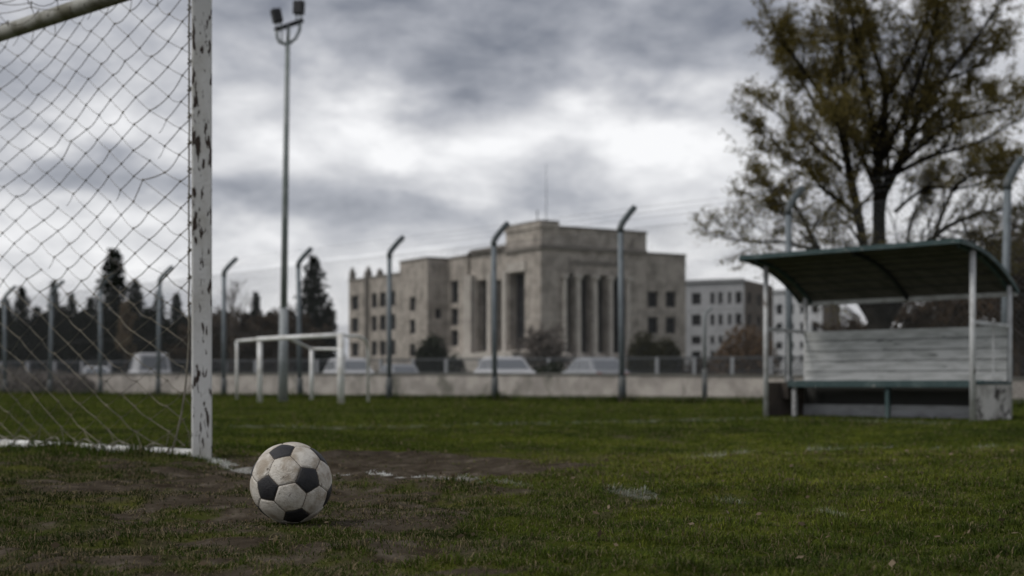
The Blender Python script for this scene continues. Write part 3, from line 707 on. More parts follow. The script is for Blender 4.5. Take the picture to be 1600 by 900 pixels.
# ------------------------------------------------------------------ parked cars
def loft(mb, secs, m=0, capends=True):
    n_ = len(secs[0]); V = [p for s in secs for p in s]; Fs = []
    for i in range(len(secs) - 1):
        for j in range(n_):
            q = (j + 1) % n_; Fs.append((i * n_ + j, i * n_ + q, (i + 1) * n_ + q, (i + 1) * n_ + j))
    if capends: Fs.append(tuple(range(n_ - 1, -1, -1))); Fs.append(tuple((len(secs) - 1) * n_ + j for j in range(n_)))
    mb.add(V, Fs, m)
def make_car(kind, paintm, label):
    root = empty('parked_car' if kind != 'van' else 'parked_van', (0, 0, 0), 0, label, 'car' if kind != 'van' else 'van', 'vehicles parked along the road')
    if kind == 'van':
        st_ = [(-2.2, .95, .80), (-2.1, 1.02, .86), (-1.0, 1.08, .88), (.9, 1.08, .88), (1.5, 1.0, .86), (2.05, .86, .8), (2.2, .7, .7)]
        gh = [(-2.12, -2.0, 1.02), (-1.9, -1.8, 1.08), (.3, .1, 1.08), (1.35, .75, 1.0)]; roof_z = 1.88; L2 = 2.2
    else:
        st_ = [(-2.05, .80, .70), (-1.95, .92, .82), (-1.2, .96, .86), (.6, .96, .86), (1.3, .90, .85), (1.9, .76, .78), (2.08, .62, .66)]
        gh = [(-1.75, -1.15, .93), (-1.4, -.95, .95), (.3, .1, .95), (1.1, .35, .93)]; roof_z = 1.46; L2 = 2.05
    b = MB()
    secs = [[(x, -hw * .9, .28), (x, -hw, .45), (x, -hw, zt - .12), (x, -hw * .9, zt), (x, hw * .9, zt), (x, hw, zt - .12), (x, hw, .45), (x, hw * .9, .28)] for x, zt, hw in st_]
    loft(b, secs)
    hw = st_[3][2] * .9; rw = hw * .84
    bx0, bx1 = gh[0][0], gh[-1][0]; rx0, rx1 = gh[0][1], gh[-1][1]; bz0, bz1 = gh[0][2] - .06, gh[-1][2] - .06
    low = [(bx0, -hw, bz0), (bx1, -hw, bz1), (bx1, hw, bz1), (bx0, hw, bz0)]; top = [(rx0, -rw, roof_z - .06), (rx1, -rw, roof_z - .05), (rx1, rw, roof_z - .05), (rx0, rw, roof_z - .06)]
    cap_ = [(rx0 + .15, -rw * .85, roof_z), (rx1 - .12, -rw * .85, roof_z), (rx1 - .12, rw * .85, roof_z), (rx0 + .15, rw * .85, roof_z)]
    loft(b, [low, top, cap_])
    body = b.build('body', paintm, root, smooth=False, off=(0, 0, 0), bevel=0.03)
    lv = [Vector(p) for p in low]; tv = [Vector(p) for p in top]
    def pane(nm, a, b_, c_, d2, u0, u1, v0=.16, v1=.86):
        def Q(u, v): return (a * (1 - u) + b_ * u) * (1 - v) + (d2 * (1 - u) + c_ * u) * v
        nrm = (b_ - a).cross(d2 - a).normalized() * .012
        g = MB(); g.quad(Q(u0, v0) + nrm, Q(u1, v0) + nrm, Q(u1, v1) + nrm, Q(u0, v1) + nrm); g.build(nm, M['car_glass'], root, off=(0, 0, 0))
    sidew = ((.12, .36), (.40, .64), (.68, .92)) if kind != 'van' else ((.72, .94),)
    for u0, u1 in sidew:
        pane('side_window', lv[0], lv[1], tv[1], tv[0], u0, u1); pane('side_window', lv[2], lv[3], tv[3], tv[2], 1 - u1, 1 - u0)
    pane('windscreen', lv[1], lv[2], tv[2], tv[1], .07, .93); pane('rear_window', lv[3], lv[0], tv[0], tv[3], .1, .9)
    for x in (-L2 * .62, L2 * .62):
        for s_ in (-1, 1):
            w_ = MB(); y = s_ * (st_[3][2] - .08); w_.tube([(x, y - .1, .31), (x, y + .1, .31)], .31, 16); wo = w_.build('wheel', M['tyre'], root, off=(0, 0, 0))
            w_ = MB(); y2 = y + s_ * .102; w_.tube([(x, y2 - .006, .31), (x, y2 + .006, .31)], .2, 12); w_.build('rim', M['rim'], wo, off=(0, 0, 0))
    for s_ in (-1, 1):
        g = MB(); g.box((L2 - .02, s_ * .55, .62), (.12, .28, .14)); g.build('headlight', M['lamp_clear'], root, off=(0, 0, 0), bevel=.02)
        g = MB(); g.box((-L2 + .03, s_ * .62, .72), (.1, .2, .2)); g.build('tail_light', M['lamp_red'], root, off=(0, 0, 0), bevel=.02)
    for x in (-L2 + .01, L2 - .02):
        g = MB(); g.box((x, 0, .42), (.14, 1.5, .2)); g.build('bumper', M['plastic'], root, off=(0, 0, 0), bevel=.03)
    return root
road_dir = math.atan2(-.8, 1)
CARS = [ # centre px, distance, kind, paint, label, heading flip, scale
    (232, 67, 'van', 'car_white', 'white van parked behind the net, left of the near goal post', 1, .95),
    (150, 76, 'car', 'car_white', 'white car at far left, parked beyond the van under the tallest conifer', 0, .9),
    (546, 56.5, 'car', 'car_white', 'white car parked behind the small white goal', 0, .95),
    (620, 64, 'car', 'car_silver', 'pale car half hidden by a fence post beside the dark round bush', 1, .85),
    (790, 57.5, 'car', 'car_white', 'bright white car parked behind the middle fence post in front of the building', 0, 1.0),
    (925, 60, 'car', 'car_silver', 'silver car parked in front of the entrance columns', 1, 1.0),
]
protos = {}
for px, Y, kind, pm_, lab, flip, sc in CARS:
    key = (kind, pm_)
    if key not in protos: o = protos[key] = make_car(kind, M[pm_], lab)
    else: o = copy_tree(protos[key]); o['label'] = lab
    o.location = ((px - 800) / F * Y, Y, 0.012); o.rotation_euler.z = (R(-72) if flip == 0 else R(112)); o.scale = (sc, sc, sc)

# ------------------------------------------------------------------ trees
def leaf_mesh(name, C_, size, m, parent, seed=0, elong=1.6, droop=0.0, off=None, flat=None):
    r = np.random.default_rng(seed); C_ = np.asarray(C_, float); k = len(C_)
    d = r.normal(size=(k, 3)); d[:, 2] -= droop; 
    if flat is not None: d[:, 2] *= flat
    d /= np.linalg.norm(d, axis=1, keepdims=True)
    s = np.cross(d, r.normal(size=(k, 3))); s /= np.linalg.norm(s, axis=1, keepdims=True) + 1e-9
    L = (size * (0.6 + 0.8 * r.random(k)))[:, None]; Wd = L / elong
    v = np.stack([C_ - d * L * .5, C_ + s * Wd * .5, C_ + d * L * .5, C_ - s * Wd * .5], 1).reshape(-1, 3)
    if off is not None: v = v - np.asarray(off)
    me = bpy.data.meshes.new(name); me.vertices.add(len(v)); me.vertices.foreach_set('co', v.astype(np.float32).ravel())
    me.loops.add(4 * k); me.loops.foreach_set('vertex_index', np.arange(4 * k, dtype=np.int32))
    me.polygons.add(k); me.polygons.foreach_set('loop_start', np.arange(0, 4 * k, 4, dtype=np.int32)); me.update()
    cl = np.clip(r.random(k) * .7 + .3 * fbm(C_[:, 0] + C_[:, 2] * .7, C_[:, 1] + C_[:, 2], 1.3, 2, 5), 0, 1)
    a_ = me.attributes.new('rnd', 'FLOAT', 'POINT'); a_.data.foreach_set('value', np.repeat(cl, 4).astype(np.float32))
    me.materials.append(m); o = bpy.data.objects.new(name, me); COL.objects.link(o); o.parent = parent
    return o

def make_conifer(label, seed, slim=1.0, n_leaf=5200):     # unit height 10 m
    root = empty('conifer_tree', (0, 0, 0), 0, label, 'conifer', 'dark conifers behind the road')
    r = np.random.default_rng(seed); b = MB(); b.tube([(0, 0, 0), (0.03, 0, 4), (0, 0, 9.6)], [.2, .13, .02], 7); b.build('trunk', M['bark'], root, smooth=True, off=(0, 0, 0))
    pts = []
    nb = 230
    for i in range(nb):
        z = .7 + 9.0 * (i / nb) ** 1.08; fr = 1 - z / 10.0
        ln = (2.55 * fr ** .72 + .10) * slim * (0.68 + .5 * r.random()); a = i * 2.399 + r.random() * .6
        kk = int(9 + 62 * fr)
        t = r.random(kk) ** .75
        lx = t * ln; dz = -t * t * ln * .35 + t * .1
        w_ = .16 * (1 - t * .6) * r.normal(size=kk) * (0.6 + ln * .6)
        pts.append(np.stack([np.cos(a) * lx - np.sin(a) * w_, np.sin(a) * lx + np.cos(a) * w_, z + dz + r.normal(0, .05, kk)], -1))
    P = np.concatenate(pts)
    leaf_mesh('crown', P, .30, M['conifer'], root, seed, 2.2, droop=.5)
    return root
def make_leafy(name, label, cat, group, seed, hgt, spread, lm, n_main=7, leaf=.14, per=10, trunk_r=.16, bare=False, bark='bark_brown', low=.25):
    root = empty(name, (0, 0, 0), 0, label, cat, group); rr = random.Random(seed); b = MB(); L = []
    zt = hgt * low
    b.tube([(0, 0, -.05), (rr.uniform(-.05, .05), 0, zt), (rr.uniform(-.1, .1), rr.uniform(-.1, .1), hgt * .8)], [trunk_r, trunk_r * .8, trunk_r * .2], 8)
    def grow(p, d, ln, r0, lv):
        k = 4; pts = [p]; q = p.copy(); dd = d.copy()
        for i in range(k):
            dd = (dd + Vector((rr.gauss(0, .16), rr.gauss(0, .16), rr.gauss(.06, .12)))).normalized(); q = q + dd * (ln / k); pts.append(q.copy())
        b.tube(pts, [r0 * (1 - .8 * i / k) for i in range(k + 1)], 5 if lv else 6, cap=False)
        if lv >= 2:
            for i in range(per): t_ = rr.random() * k; j = min(int(t_), k - 1); v = pts[j].lerp(pts[j + 1], t_ - j); L.append((v.x + rr.gauss(0, .1 * leaf * 6), v.y + rr.gauss(0, .1 * leaf * 6), v.z + rr.gauss(0, .1 * leaf * 6)))
            return
        for i in range(5 if lv else 6):
            t_ = .25 + .75 * (i + rr.random()) / (5 if lv else 6); j = min(int(t_ * k), k - 1); v = pts[j].lerp(pts[j + 1], t_ * k - j)
            o_ = Vector((rr.gauss(0, 1), rr.gauss(0, 1), rr.gauss(.3, .7))).normalized(); grow(v, (dd * .55 + o_ * .8).normalized(), ln * rr.uniform(.4, .6), r0 * .45, lv + 1)
    for i in range(n_main):
        z = zt + (hgt * .75 - zt) * (i / n_main); a = i * 2.4 + rr.random(); tilt = .9 - .55 * i / n_main
        d = Vector((math.cos(a) * math.sin(tilt), math.sin(a) * math.sin(tilt), math.cos(tilt))); grow(Vector((0, 0, z)), d, spread * rr.uniform(.8, 1.15) * (1.15 - .45 * i / n_main), trunk_r * .45, 0)
    zmax = max(p[1][2] if False else p[2] for p in b.v); s_ = hgt / zmax
    b.v = [(p[0], p[1], p[2] * s_) for p in b.v]
    b.build('trunk', M[bark], root, smooth=True, off=(0, 0, 0))
    if L and not bare: LL = np.array(L); LL[:, 2] *= s_; leaf_mesh('crown', LL, leaf, lm, root, seed, 1.5)
    return root
def place(o, px, Y, top, unit, sx=1.0, rz=0.0):
    h = (600 - top) * Y / F + H; s = h / unit
    o.location = ((px - 800) / F * Y, Y, -.03); o.scale = (s * sx, s * sx, s); o.rotation_euler.z = rz
CON = [ # px, distance, top y, width factor, label
    (178, 100, 388, 1.15, 'tallest pointed conifer behind the goal net'),
    (34, 93, 447, .95, 'short broad dark conifer at the left edge behind the net'),
    (84, 96, 437, .62, 'narrow dark conifer behind the second fence post from the left'),
    (112, 104, 458, .85, 'dark conifer just right of the narrow one behind the net'),
    (141, 106, 464, .85, 'low dark conifer left of the tallest one'),
    (212, 104, 436, .95, 'dark conifer shoulder to shoulder with the tallest one on its right'),
    (248, 108, 452, .85, 'dark conifer behind the white van beside the fence post'),
    (276, 100, 458, .9, 'dark conifer close to the left side of the near goal post'),
    (305, 112, 470, 1.0, 'dark conifer hidden behind the near goal post'),
    (8, 110, 466, 1.1, 'dark conifer cut by the left edge of the picture'),
    (400, 112, 456, .8, 'dull conifer between the near goal post and the floodlight pole'),
    (58, 100, 478, 1.2, 'low dark conifer filling the gap right of the leftmost one'),
    (128, 98, 486, 1.3, 'lowest dark conifer left of the tallest one behind the net'),
    (230, 98, 480, 1.3, 'low wide dark conifer just behind the white van'),
    (290, 96, 492, 1.3, 'low wide dark conifer beside the near goal post'),
    (490, 104, 399, 1.08, 'dense dark conifer right of the floodlight pole behind the small goal'),
]
cps = []
for i, (px, Y, top, sx, lab) in enumerate(CON):
    if i < 2: o = make_conifer(lab, 31 + i); cps.append(o)
    else: o = copy_tree(cps[i % 2]); o['label'] = lab
    place(o, px, Y, top, 9.75, sx, i * 1.3)
# brown and bare trees and bushes around the road
bt = make_leafy('brown_tree', 'brown leafy tree right of the near goal post', 'tree', 'brown trees behind the far goal', 5, 6.0, 2.2, M['brown_leaf'], 9, .22, 11)
place(bt, 345, 92, 478, 6.0, 1.15)
for px, Y, top, sx, lab in ((385, 95, 482, 1.25, 'brown leafy tree behind the far left fence post of the small goal'), (430, 96, 484, 1.2, 'brown leafy tree behind the floodlight pole'), (455, 99, 478, 1.1, 'brown leafy tree tucked against the dense dark conifer'),
                            (315, 90, 500, 1.2, 'low brown tree partly hidden by the near goal post')):
    o = copy_tree(bt); o['label'] = lab; place(o, px, Y, top, 6.0, sx, px)
bare = make_leafy('bare_tree', 'thin bare tree behind the fence post right of the near goal post', 'tree', None, 17, 7.0, 1.9, M['grey_twig'], 9, .10, 3, .12, bark='bark_brown')
place(bare, 362, 88, 430, 7.0, .8)
tan = make_leafy('poplar_tree', 'slim tan autumn poplar in front of the tallest conifer', 'tree', None, 19, 6.0, 1.0, M['tan_leaf'], 9, .2, 9, .1)
place(tan, 196, 88, 470, 6.0, .62)
def make_bush(name, label, seed, w_, h_, lm, n_=3500, leaf=.2, group=None, cat='bush', dome=1.0):
    root = empty(name, (0, 0, 0), 0, label, cat, group); r = np.random.default_rng(seed)
    b = MB(); rr = random.Random(seed)
    for i in range(12):
        a = rr.random() * 6.28; q = rr.uniform(.3, .8); b.tube([(0, 0, -.05), (math.cos(a) * w_ * .2 * q, math.sin(a) * w_ * .2 * q, h_ * .4), (math.cos(a) * w_ * .42 * q, math.sin(a) * w_ * .42 * q, h_ * .85 * (1 - .4 * q))], [.05, .035, .012], 5)
    b.build('stem', M['bark_brown'], root, off=(0, 0, 0))
    th = r.random(n_) * 6.283; ph = r.random(n_); rad = r.random(n_) ** .4
    el = np.arcsin(ph); lump = .78 + .45 * fbm(th * 1.6 + 3, el * 2.4, 1.0, 3, seed)
    P = np.stack([np.cos(th) * np.cos(el) * w_ / 2 * rad * lump, np.sin(th) * np.cos(el) * w_ / 2 * rad * lump, np.sin(el) ** dome * h_ * rad * np.minimum(lump, 1.05) + .05], -1)
    leaf_mesh('foliage', P, leaf, lm, root, seed, 1.5); return root
def put(o, px, Y): o.location = ((px - 800) / F * Y, Y, -.02)
put(make_bush('round_bush', 'dark round clipped bush in front of the left building wing', 3, 2.35, 3.55, M['hedge'], 6500, .17, dome=.75), 674, 88)
put(make_bush('hedge_bush', 'dark olive hedge bush beside the fence post with the portico columns', 4, 2.3, 3.45, M['hedge_olive'], 5500, .17, 'olive bushes by the right wing', dome=.75), 1005, 86)
put(make_bush('hedge_bush', 'dark olive hedge bush under the right wing windows', 5, 2.2, 3.1, M['hedge_olive'], 5500, .17, 'olive bushes by the right wing', dome=.75), 1040, 84)
tw = make_leafy('twiggy_shrub', 'large bare grey brown shrub in front of the building corner', 'shrub', None, 23, 4.0, 1.7, M['grey_twig'], 14, .13, 12, .07, low=.05)
place(tw, 850, 76, 503, 4.0, 1.25)
put(make_bush('low_shrub', 'low dark shrub between the bright white car and the silver car', 6, 2.6, 1.35, M['hedge'], 2200, .16), 866, 66)
put(make_bush('low_shrub', 'low dark shrub at the right end of the railing panel by the podium', 8, 1.3, 2.0, M['hedge'], 1500, .16), 712, 76.5)
put(make_bush('rusty_bush', 'broad rusty brown bush in front of the pale grey block', 9, 4.2, 3.6, M['rust_leaf'], 7000, .2, dome=1.1), 1163, 80)
put(make_bush('rusty_bush', 'smaller brown bush left of the shelter below the rusty one', 10, 2.4, 1.9, M['brown_leaf'], 2600, .18), 1095, 82)
for i, (px, Y, w_, h_, lab) in enumerate(((15, 60, 3.2, 1.15, 'greyish scrub at the left edge in front of the low wall'), (75, 58, 2.6, .95, 'greyish scrub between the two leftmost fence posts'), (118, 56.5, 1.6, .75, 'small greyish scrub left of the third fence post'))):
    put(make_bush('scrub', lab, 40 + i, w_, h_, M['grey_twig'], 2600, .10, 'scrub by the wall'), px, Y)
bk = make_leafy('brown_tree', 'brown tree seen under the shelter roof right of the big trunk', 'tree', 'brown trees behind the shelter', 29, 6.0, 2.4, M['brown_leaf'], 9, .22, 12)
place(bk, 1440, 66, 425, 6.0, 1.0)
for px, Y, top, lab, sx in ((1515, 60, 405, 'brown tree behind the right shelter post', 1.0), (1590, 58, 400, 'low brown tree behind the right end of the shelter at the right edge', 1.0), (1320, 95, 478, 'small brown tree left of the big trunk under the roof', 1.2), (1615, 48, 290, 'tallest of the brown trees behind the shelter, rising above its roof at the right edge', 1.0)):
    o = copy_tree(bk); o['label'] = lab; place(o, px, Y, top, 6.0, sx, px)

def far_wood(name, label, pts, lm, seed, leaf):
    r = np.random.default_rng(seed); P = []
    for px, Y, top, wpx in pts:
        x = (px - 800) / F * Y; zt = (600 - top) * Y / F + H; hw = wpx / F * Y; k = 1500
        th = r.random(k) * 6.283; u = r.random(k) ** .6; v = r.random(k)
        prof = np.sqrt(np.clip(1 - v ** 2.2, 0, 1)) * (.75 + .4 * r.random(k))
        P.append(np.stack([x + np.cos(th) * u * hw * prof, Y + np.sin(th) * u * hw * prof, .1 + v * zt * (.9 + .14 * fbm(th * 2, v * 3, 1, 2, seed))], -1))
    root = empty(name, (0, 0, 0)); P = np.concatenate(P)
    o = leaf_mesh(name, P, leaf, lm, root, seed, 1.5); o.parent = None; bpy.data.objects.remove(root); tag(o, label, 'wood', kind='stuff')
rw = random.Random(3)
far_wood('distant_wood', 'dark wood of mixed trees far behind the road on the left', [(px + rw.uniform(-8, 8), rw.uniform(112, 124), rw.uniform(474, 505), rw.uniform(22, 34)) for px in range(-80, 520, 19)], M['dark_wood'], 61, .34)
far_wood('brown_wood', 'brown autumn thicket far behind the shelter', [(px + rw.uniform(-8, 8), rw.uniform(72, 84), rw.uniform(500, 524), rw.uniform(18, 30)) for px in range(1330, 1720, 26)], M['brown_leaf'], 62, .26)

lx, ly = scatter(2.4, 8.0, 11, 0.5); lp = np.stack([lx, ly, ground_z(lx, ly) + .010 + .012 * cover(lx, ly)], -1)
rt_ = empty('leaf_litter'); lo_ = leaf_mesh('leaf_litter', lp, .020, M['litter'], rt_, 8, 1.7, flat=.25); lo_.parent = None; bpy.data.objects.remove(rt_)
tag(lo_, 'scraps of dry leaf scattered over the near turf', 'leaf litter', kind='stuff')

# the big tree behind the shelter: limbs follow the photo, each at its own depth
TD = 31.0
tb = empty('big_tree', ((1374 - 800) / F * TD, TD, 0), 0, 'tall spreading tree with olive brown leaves standing behind the shelter', 'tree')
def tp(px, py, dy=0.0): 
    P = at(px, py, TD); return Vector((P.x, TD + dy, P.z))
limbs = [
    ([(1374, 612), (1373, 540), (1373, 505), (1374, 482), (1375, 462)], [.32, .26, .25, .33, .46], 0, 0),
    ([(1374, 505), (1373, 373), (1373, 280), (1379, 224), (1388, 154), (1379, 103), (1360, 42), (1350, -40), (1342, -110)], [.24, .135, .105, .085, .07, .055, .04, .03, .01], 0, .3),
    ([(1373, 285), (1360, 210), (1334, 131), (1318, 84), (1300, 20), (1288, -40)], [.08, .065, .05, .04, .03, .01], 0, -.9),
    ([(1368, 506), (1346, 430), (1344, 400), (1323, 310), (1309, 261), (1299, 210), (1267, 168), (1234, 131), (1192, 84), (1175, 66)], [.20, .14, .11, .095, .085, .075, .055, .04, .025, .01], 0, -.6),
    ([(1334, 345), (1290, 317), (1257, 299), (1229, 271), (1187, 252), (1148, 214)], [.065, .055, .045, .035, .025, .01], -.3, -.9),
    ([(1365, 500), (1318, 435), (1271, 387), (1253, 336), (1234, 303), (1215, 280)], [.15, .085, .06, .045, .03, .01], 0, 1.2),
    ([(1271, 387), (1235, 380), (1200, 372), (1150, 372), (1108, 366)], [.05, .04, .03, .02, .01], .5, .9),
    ([(1375, 400), (1379, 317), (1402, 271), (1430, 215), (1453, 163), (1481, 126), (1523, 107), (1580, 85)], [.14, .11, .09, .08, .065, .05, .035, .01], 0, .6),
    ([(1453, 163), (1467, 103), (1481, 56), (1491, 5), (1495, -80)], [.06, .05, .04, .03, .01], .4, .9),
    ([(1407, 261), (1453, 219), (1500, 196), (1575, 187)], [.065, .05, .035, .01], .2, -1.2),
    ([(1380, 506), (1412, 455), (1430, 415), (1460, 370), (1520, 340), (1590, 330)], [.17, .12, .085, .06, .04, .01], 0, -.5),
    ([(1299, 210), (1290, 130), (1270, 60), (1255, 0)], [.055, .04, .03, .01], -.5, -1.5),
    ([(1388, 154), (1420, 90), (1440, 20), (1455, -60)], [.05, .04, .03, .01], .2, -1.2),
    ([(1460, 370), (1500, 300), (1540, 270), (1595, 250)], [.05, .04, .03, .01], -.3, .9),
    ([(1373, 300), (1357, 230), (1345, 170), (1330, 100), (1325, 40)], [.07, .06, .045, .03, .01], .1, 2.3),
    ([(1379, 317), (1410, 250), (1430, 180), (1450, 90)], [.07, .055, .035, .01], .1, 2.4),
    ([(1323, 310), (1290, 260), (1262, 235), (1235, 225)], [.06, .05, .03, .01], -.1, -2.4),
    ([(1402, 271), (1440, 255), (1480, 250), (1530, 225)], [.06, .05, .03, .01], -.1, -2.3),
    ([(1376, 250), (1400, 180), (1415, 110), (1420, 30)], [.06, .05, .035, .01], -.1, -2.0),
    ([(1309, 261), (1262, 220), (1218, 178), (1188, 150)], [.05, .04, .028, .01], .2, 1.0),
    ([(1267, 168), (1235, 100), (1212, 48)], [.04, .03, .01], .3, 1.0),
    ([(1430, 215), (1500, 158), (1560, 140), (1605, 125)], [.05, .04, .03, .01], .3, 1.6),
    ([(1481, 126), (1530, 60), (1560, 10)], [.04, .03, .01], .1, -.8),
    ([(1290, 317), (1270, 345), (1235, 340), (1190, 330)], [.03, .025, .02, .008], .1, 1.0),
    ([(1348, 400), (1310, 360), (1285, 350), (1262, 318)], [.035, .028, .02, .008], -.2, -1.0),
    ([(1229, 271), (1200, 290), (1172, 292)], [.025, .02, .008], .1, .6),
    ([(1420, 425), (1440, 340), (1475, 300), (1500, 262)], [.045, .035, .025, .008], .1, 1.3),
    ([(1460, 370), (1500, 385), (1550, 372), (1600, 360)], [.04, .03, .02, .008], -.3, -1.4),
    ([(1402, 330), (1440, 300), (1490, 305), (1560, 285)], [.045, .035, .025, .008], .1, -1.4),
    ([(1348, 373), (1330, 400), (1300, 395)], [.03, .02, .008], -.2, -.8),
    ([(1520, 340), (1550, 380), (1600, 395)], [.035, .025, .01], .3, .8),
]
rr = random.Random(77); wood = MB(); leaves = []
def curve(pts, k=4):
    outp = []
    for i in range(len(pts) - 1):
        p0 = pts[max(i - 1, 0)]; p1 = pts[i]; p2 = pts[i + 1]; p3 = pts[min(i + 2, len(pts) - 1)]
        for j in range(k):
            t = j / k; outp.append(.5 * ((2 * p1) + (p2 - p0) * t + (2 * p0 - 5 * p1 + 4 * p2 - p3) * t * t + (3 * p1 - p0 - 3 * p2 + p3) * t ** 3))
    outp.append(pts[-1]); return outp
ctr = tp(1374, 330)
def twig(p, d, ln, r0, lv, lf):
    k = 5 if lv == 0 else 4; pts = [p]; q = p.copy(); dd = d.copy()
    for i in range(k):
        dd = (dd + Vector((rr.gauss(0, .17), rr.gauss(0, .17), rr.gauss(.05, .12)))).normalized(); q = q + dd * (ln / k); pts.append(q.copy())
    wood.tube(pts, [r0 * (1 - .85 * i / k) for i in range(k + 1)], 5 if lv == 0 else 3, cap=False)
    if lv >= 2:
        nl = rr.randint(int(lf * .4), int(lf))
        for i in range(nl): 
            t_ = (.15 + .85 * rr.random()) * k; j = min(int(t_), k - 1); v = pts[j].lerp(pts[j + 1], t_ - j)
            if rr.random() > .18 + .82 * min(1.0, (v - ctr).length / 2.3) ** 1.6: continue
            leaves.append((v.x + rr.gauss(0, .06), v.y + rr.gauss(0, .06), v.z - abs(rr.gauss(0, .06))))
        return
    nb = 6 if lv == 0 else 5
    for i in range(nb):
        t_ = .2 + .8 * (i + rr.random()) / nb; t_ = min(t_, .999); j = int(t_ * k); v = pts[j].lerp(pts[j + 1], t_ * k - j)
        o_ = Vector((rr.gauss(0, 1), rr.gauss(0, 1), rr.gauss(.25, .8))).normalized()
        twig(v, (dd * .75 + o_ * .7).normalized(), ln * rr.uniform(.38, .62), r0 * .5, lv + 1, lf)
for pts, rad, d0, d1 in limbs:
    k = len(pts); P = [tp(1374 + (a - 1374) * (.85 if a < 1374 else .93), b_, d0 + (d1 - d0) * (i / (k - 1)) * 1.3) for i, (a, b_) in enumerate(pts)]
    cpts = curve(P, 4); rads = []
    for i in range(k - 1): rads += [rad[i] + (rad[i + 1] - rad[i]) * j / 4 for j in range(4)]
    rads.append(rad[-1]); wood.tube(cpts, rads, 10 if rad[0] > .3 else 7, cap=True)
    if pts[0][1] > 600: continue
    L_ = sum((cpts[i + 1] - cpts[i]).length for i in range(len(cpts) - 1)); run = 0; nxt = L_ * (.34 if rad[0] > .09 else .12)
    for i in range(len(cpts) - 1):
        seg_ = cpts[i + 1] - cpts[i]; run += seg_.length
        while run > nxt:
            nxt += rr.uniform(.17, .30)
            f_ = nxt / L_; d = seg_.normalized(); o_ = Vector((rr.gauss(0, 1), rr.gauss(0, 1), rr.gauss(.2, .6))).normalized()
            outw = (cpts[i] - ctr); outw = outw.normalized() if outw.length > .1 else d
            hi = (cpts[i].z - 3) / 6
            lf = (15 + 13.0 * max(0, min(1, hi))) * min(1, .25 + 1.1 * f_) * (1.0 if abs(d1) < 2 else .6)
            twig(cpts[i].copy(), (d * .8 + o_ * .75 + outw * .3).normalized(), rr.uniform(.7, 1.5) * (1.1 - .4 * f_), max(.012, rads[i] * .42), 0, lf)
    twig(cpts[-1].copy(), (cpts[-1] - cpts[-3]).normalized(), .8, .015, 0, 16)
wood.build('trunk', M['bark'], tb, smooth=True)
leaf_mesh('crown', leaves, .054, M['autumn'], tb, 3, 1.5, droop=.3, off=tuple(tb.location))
print('big tree leaves', len(leaves), 'wood faces', len(wood.f))

# ------------------------------------------------------------------ tall wire fence
FP0 = Vector((2.27, 29.3, 0)); FD = Vector((-2.66, 3.0, 0)); FN = Vector((3.0, 2.66, 0)).normalized()
fe = empty('wire_fence', FP0, 0, 'tall chain link fence on grey steel posts with bent tops round the pitch', 'fence')
fpos = [FP0 + FD * i for i in range(-4, 11)]
fpos[3] = Vector(((1233 - 800) / F * 26.3, 26.3, 0)); fpos[2] = Vector(((1568 - 800) / F * 22.9, 22.9, 0))
fpos[1] = fpos[2] * 2 - fpos[3]; fpos[0] = fpos[2] * 3 - fpos[3] * 2
pb = MB(); pb.tube([(0, 0, -.1), (0, 0, 3.55)], .062, 10); pa = MB()
pa.tube([(0, 0, 3.5), (0, 0, 3.6)] + [tuple(FN * (.42 * s_ ** 1.25) + Vector((0, 0, 3.6 + .44 * s_))) for s_ in (.15, .35, .6, .8, 1.0)], [.07, .07, .07, .068, .066, .066, .066], 10)
ps = MB(); ps.tube([(0, 0, -.1), (0, 0, .50), (0, 0, .52)], [.088, .088, .07], 10)
first = None
for P in fpos:
    if first is None:
        po = pb.build('post', M['galv'], fe, smooth=True, loc=P - fe.location); ao = pa.build('bent_arm', M['arm_dark'], po, smooth=True); bo = ps.build('base_sleeve', M['galv_dark'], po, smooth=True); first = po
    else:
        po = first.copy(); COL.objects.link(po); po.parent = fe; po.location = P - fe.location
        for ch in (ao, bo): c2 = ch.copy(); COL.objects.link(c2); c2.parent = po
        po.rotation_euler = (R(rr.gauss(0, .5)), R(rr.gauss(0, .5)), 0)
for P, Q in zip(fpos[:-1], fpos[1:]):
    wm_ = MB(); L_ = (Q - P).length; d = (Q - P) / L_; z0, z1 = .08, 3.55; hh = z1 - z0; st_ = .11
    def WP(x, z): return P + d * x + Vector((0, 0, z))
    x = -hh
    while x < L_:
        xa, xb = max(x, 0), min(x + hh, L_)
        if xb > xa:
            wm_.beam(WP(xa, z0 + xa - x), WP(xb, z0 + xb - x), .0035, .0035); wm_.beam(WP(L_ - xa, z0 + xa - x) + FN * .004, WP(L_ - xb, z0 + xb - x) + FN * .004, .0035, .0035)
        x += st_
    for z in (z0, 1.8, z1): wm_.tube([WP(0, z) - FN * .006, WP(L_, z) - FN * .006], .0035, 4)
    wm_.build('wire_mesh', M['wire'], fe)
for s_ in (.35, .65, .97):
    bw = MB(); a = FN * (.42 * s_ ** 1.25) + Vector((0, 0, 3.6 + .44 * s_)); bw.tube([p + a for p in fpos], .0028, 4, cap=False); bw.build('barbed_wire', M['wire'], fe)
# short pale pole with a dark foot, right of the fence posts
P = gp(1101, 626); sp = empty('short_pole', (P[0], P[1], 0), 0, 'short thin pale pole with dark foot left of the shelter', 'pole')
b = MB(); b.tube([(P[0], P[1], .7), (P[0], P[1], 1.75), (P[0] + .02, P[1], 1.95), (P[0] + .16, P[1], 2.08)], .038, 8); b.build('pole_shaft', M['pole_low'], sp, smooth=True)
b = MB(); b.tube([(P[0], P[1], -.05), (P[0], P[1], .7)], .062, 8); b.build('pole_foot', M['galv_dark'], sp, smooth=True)

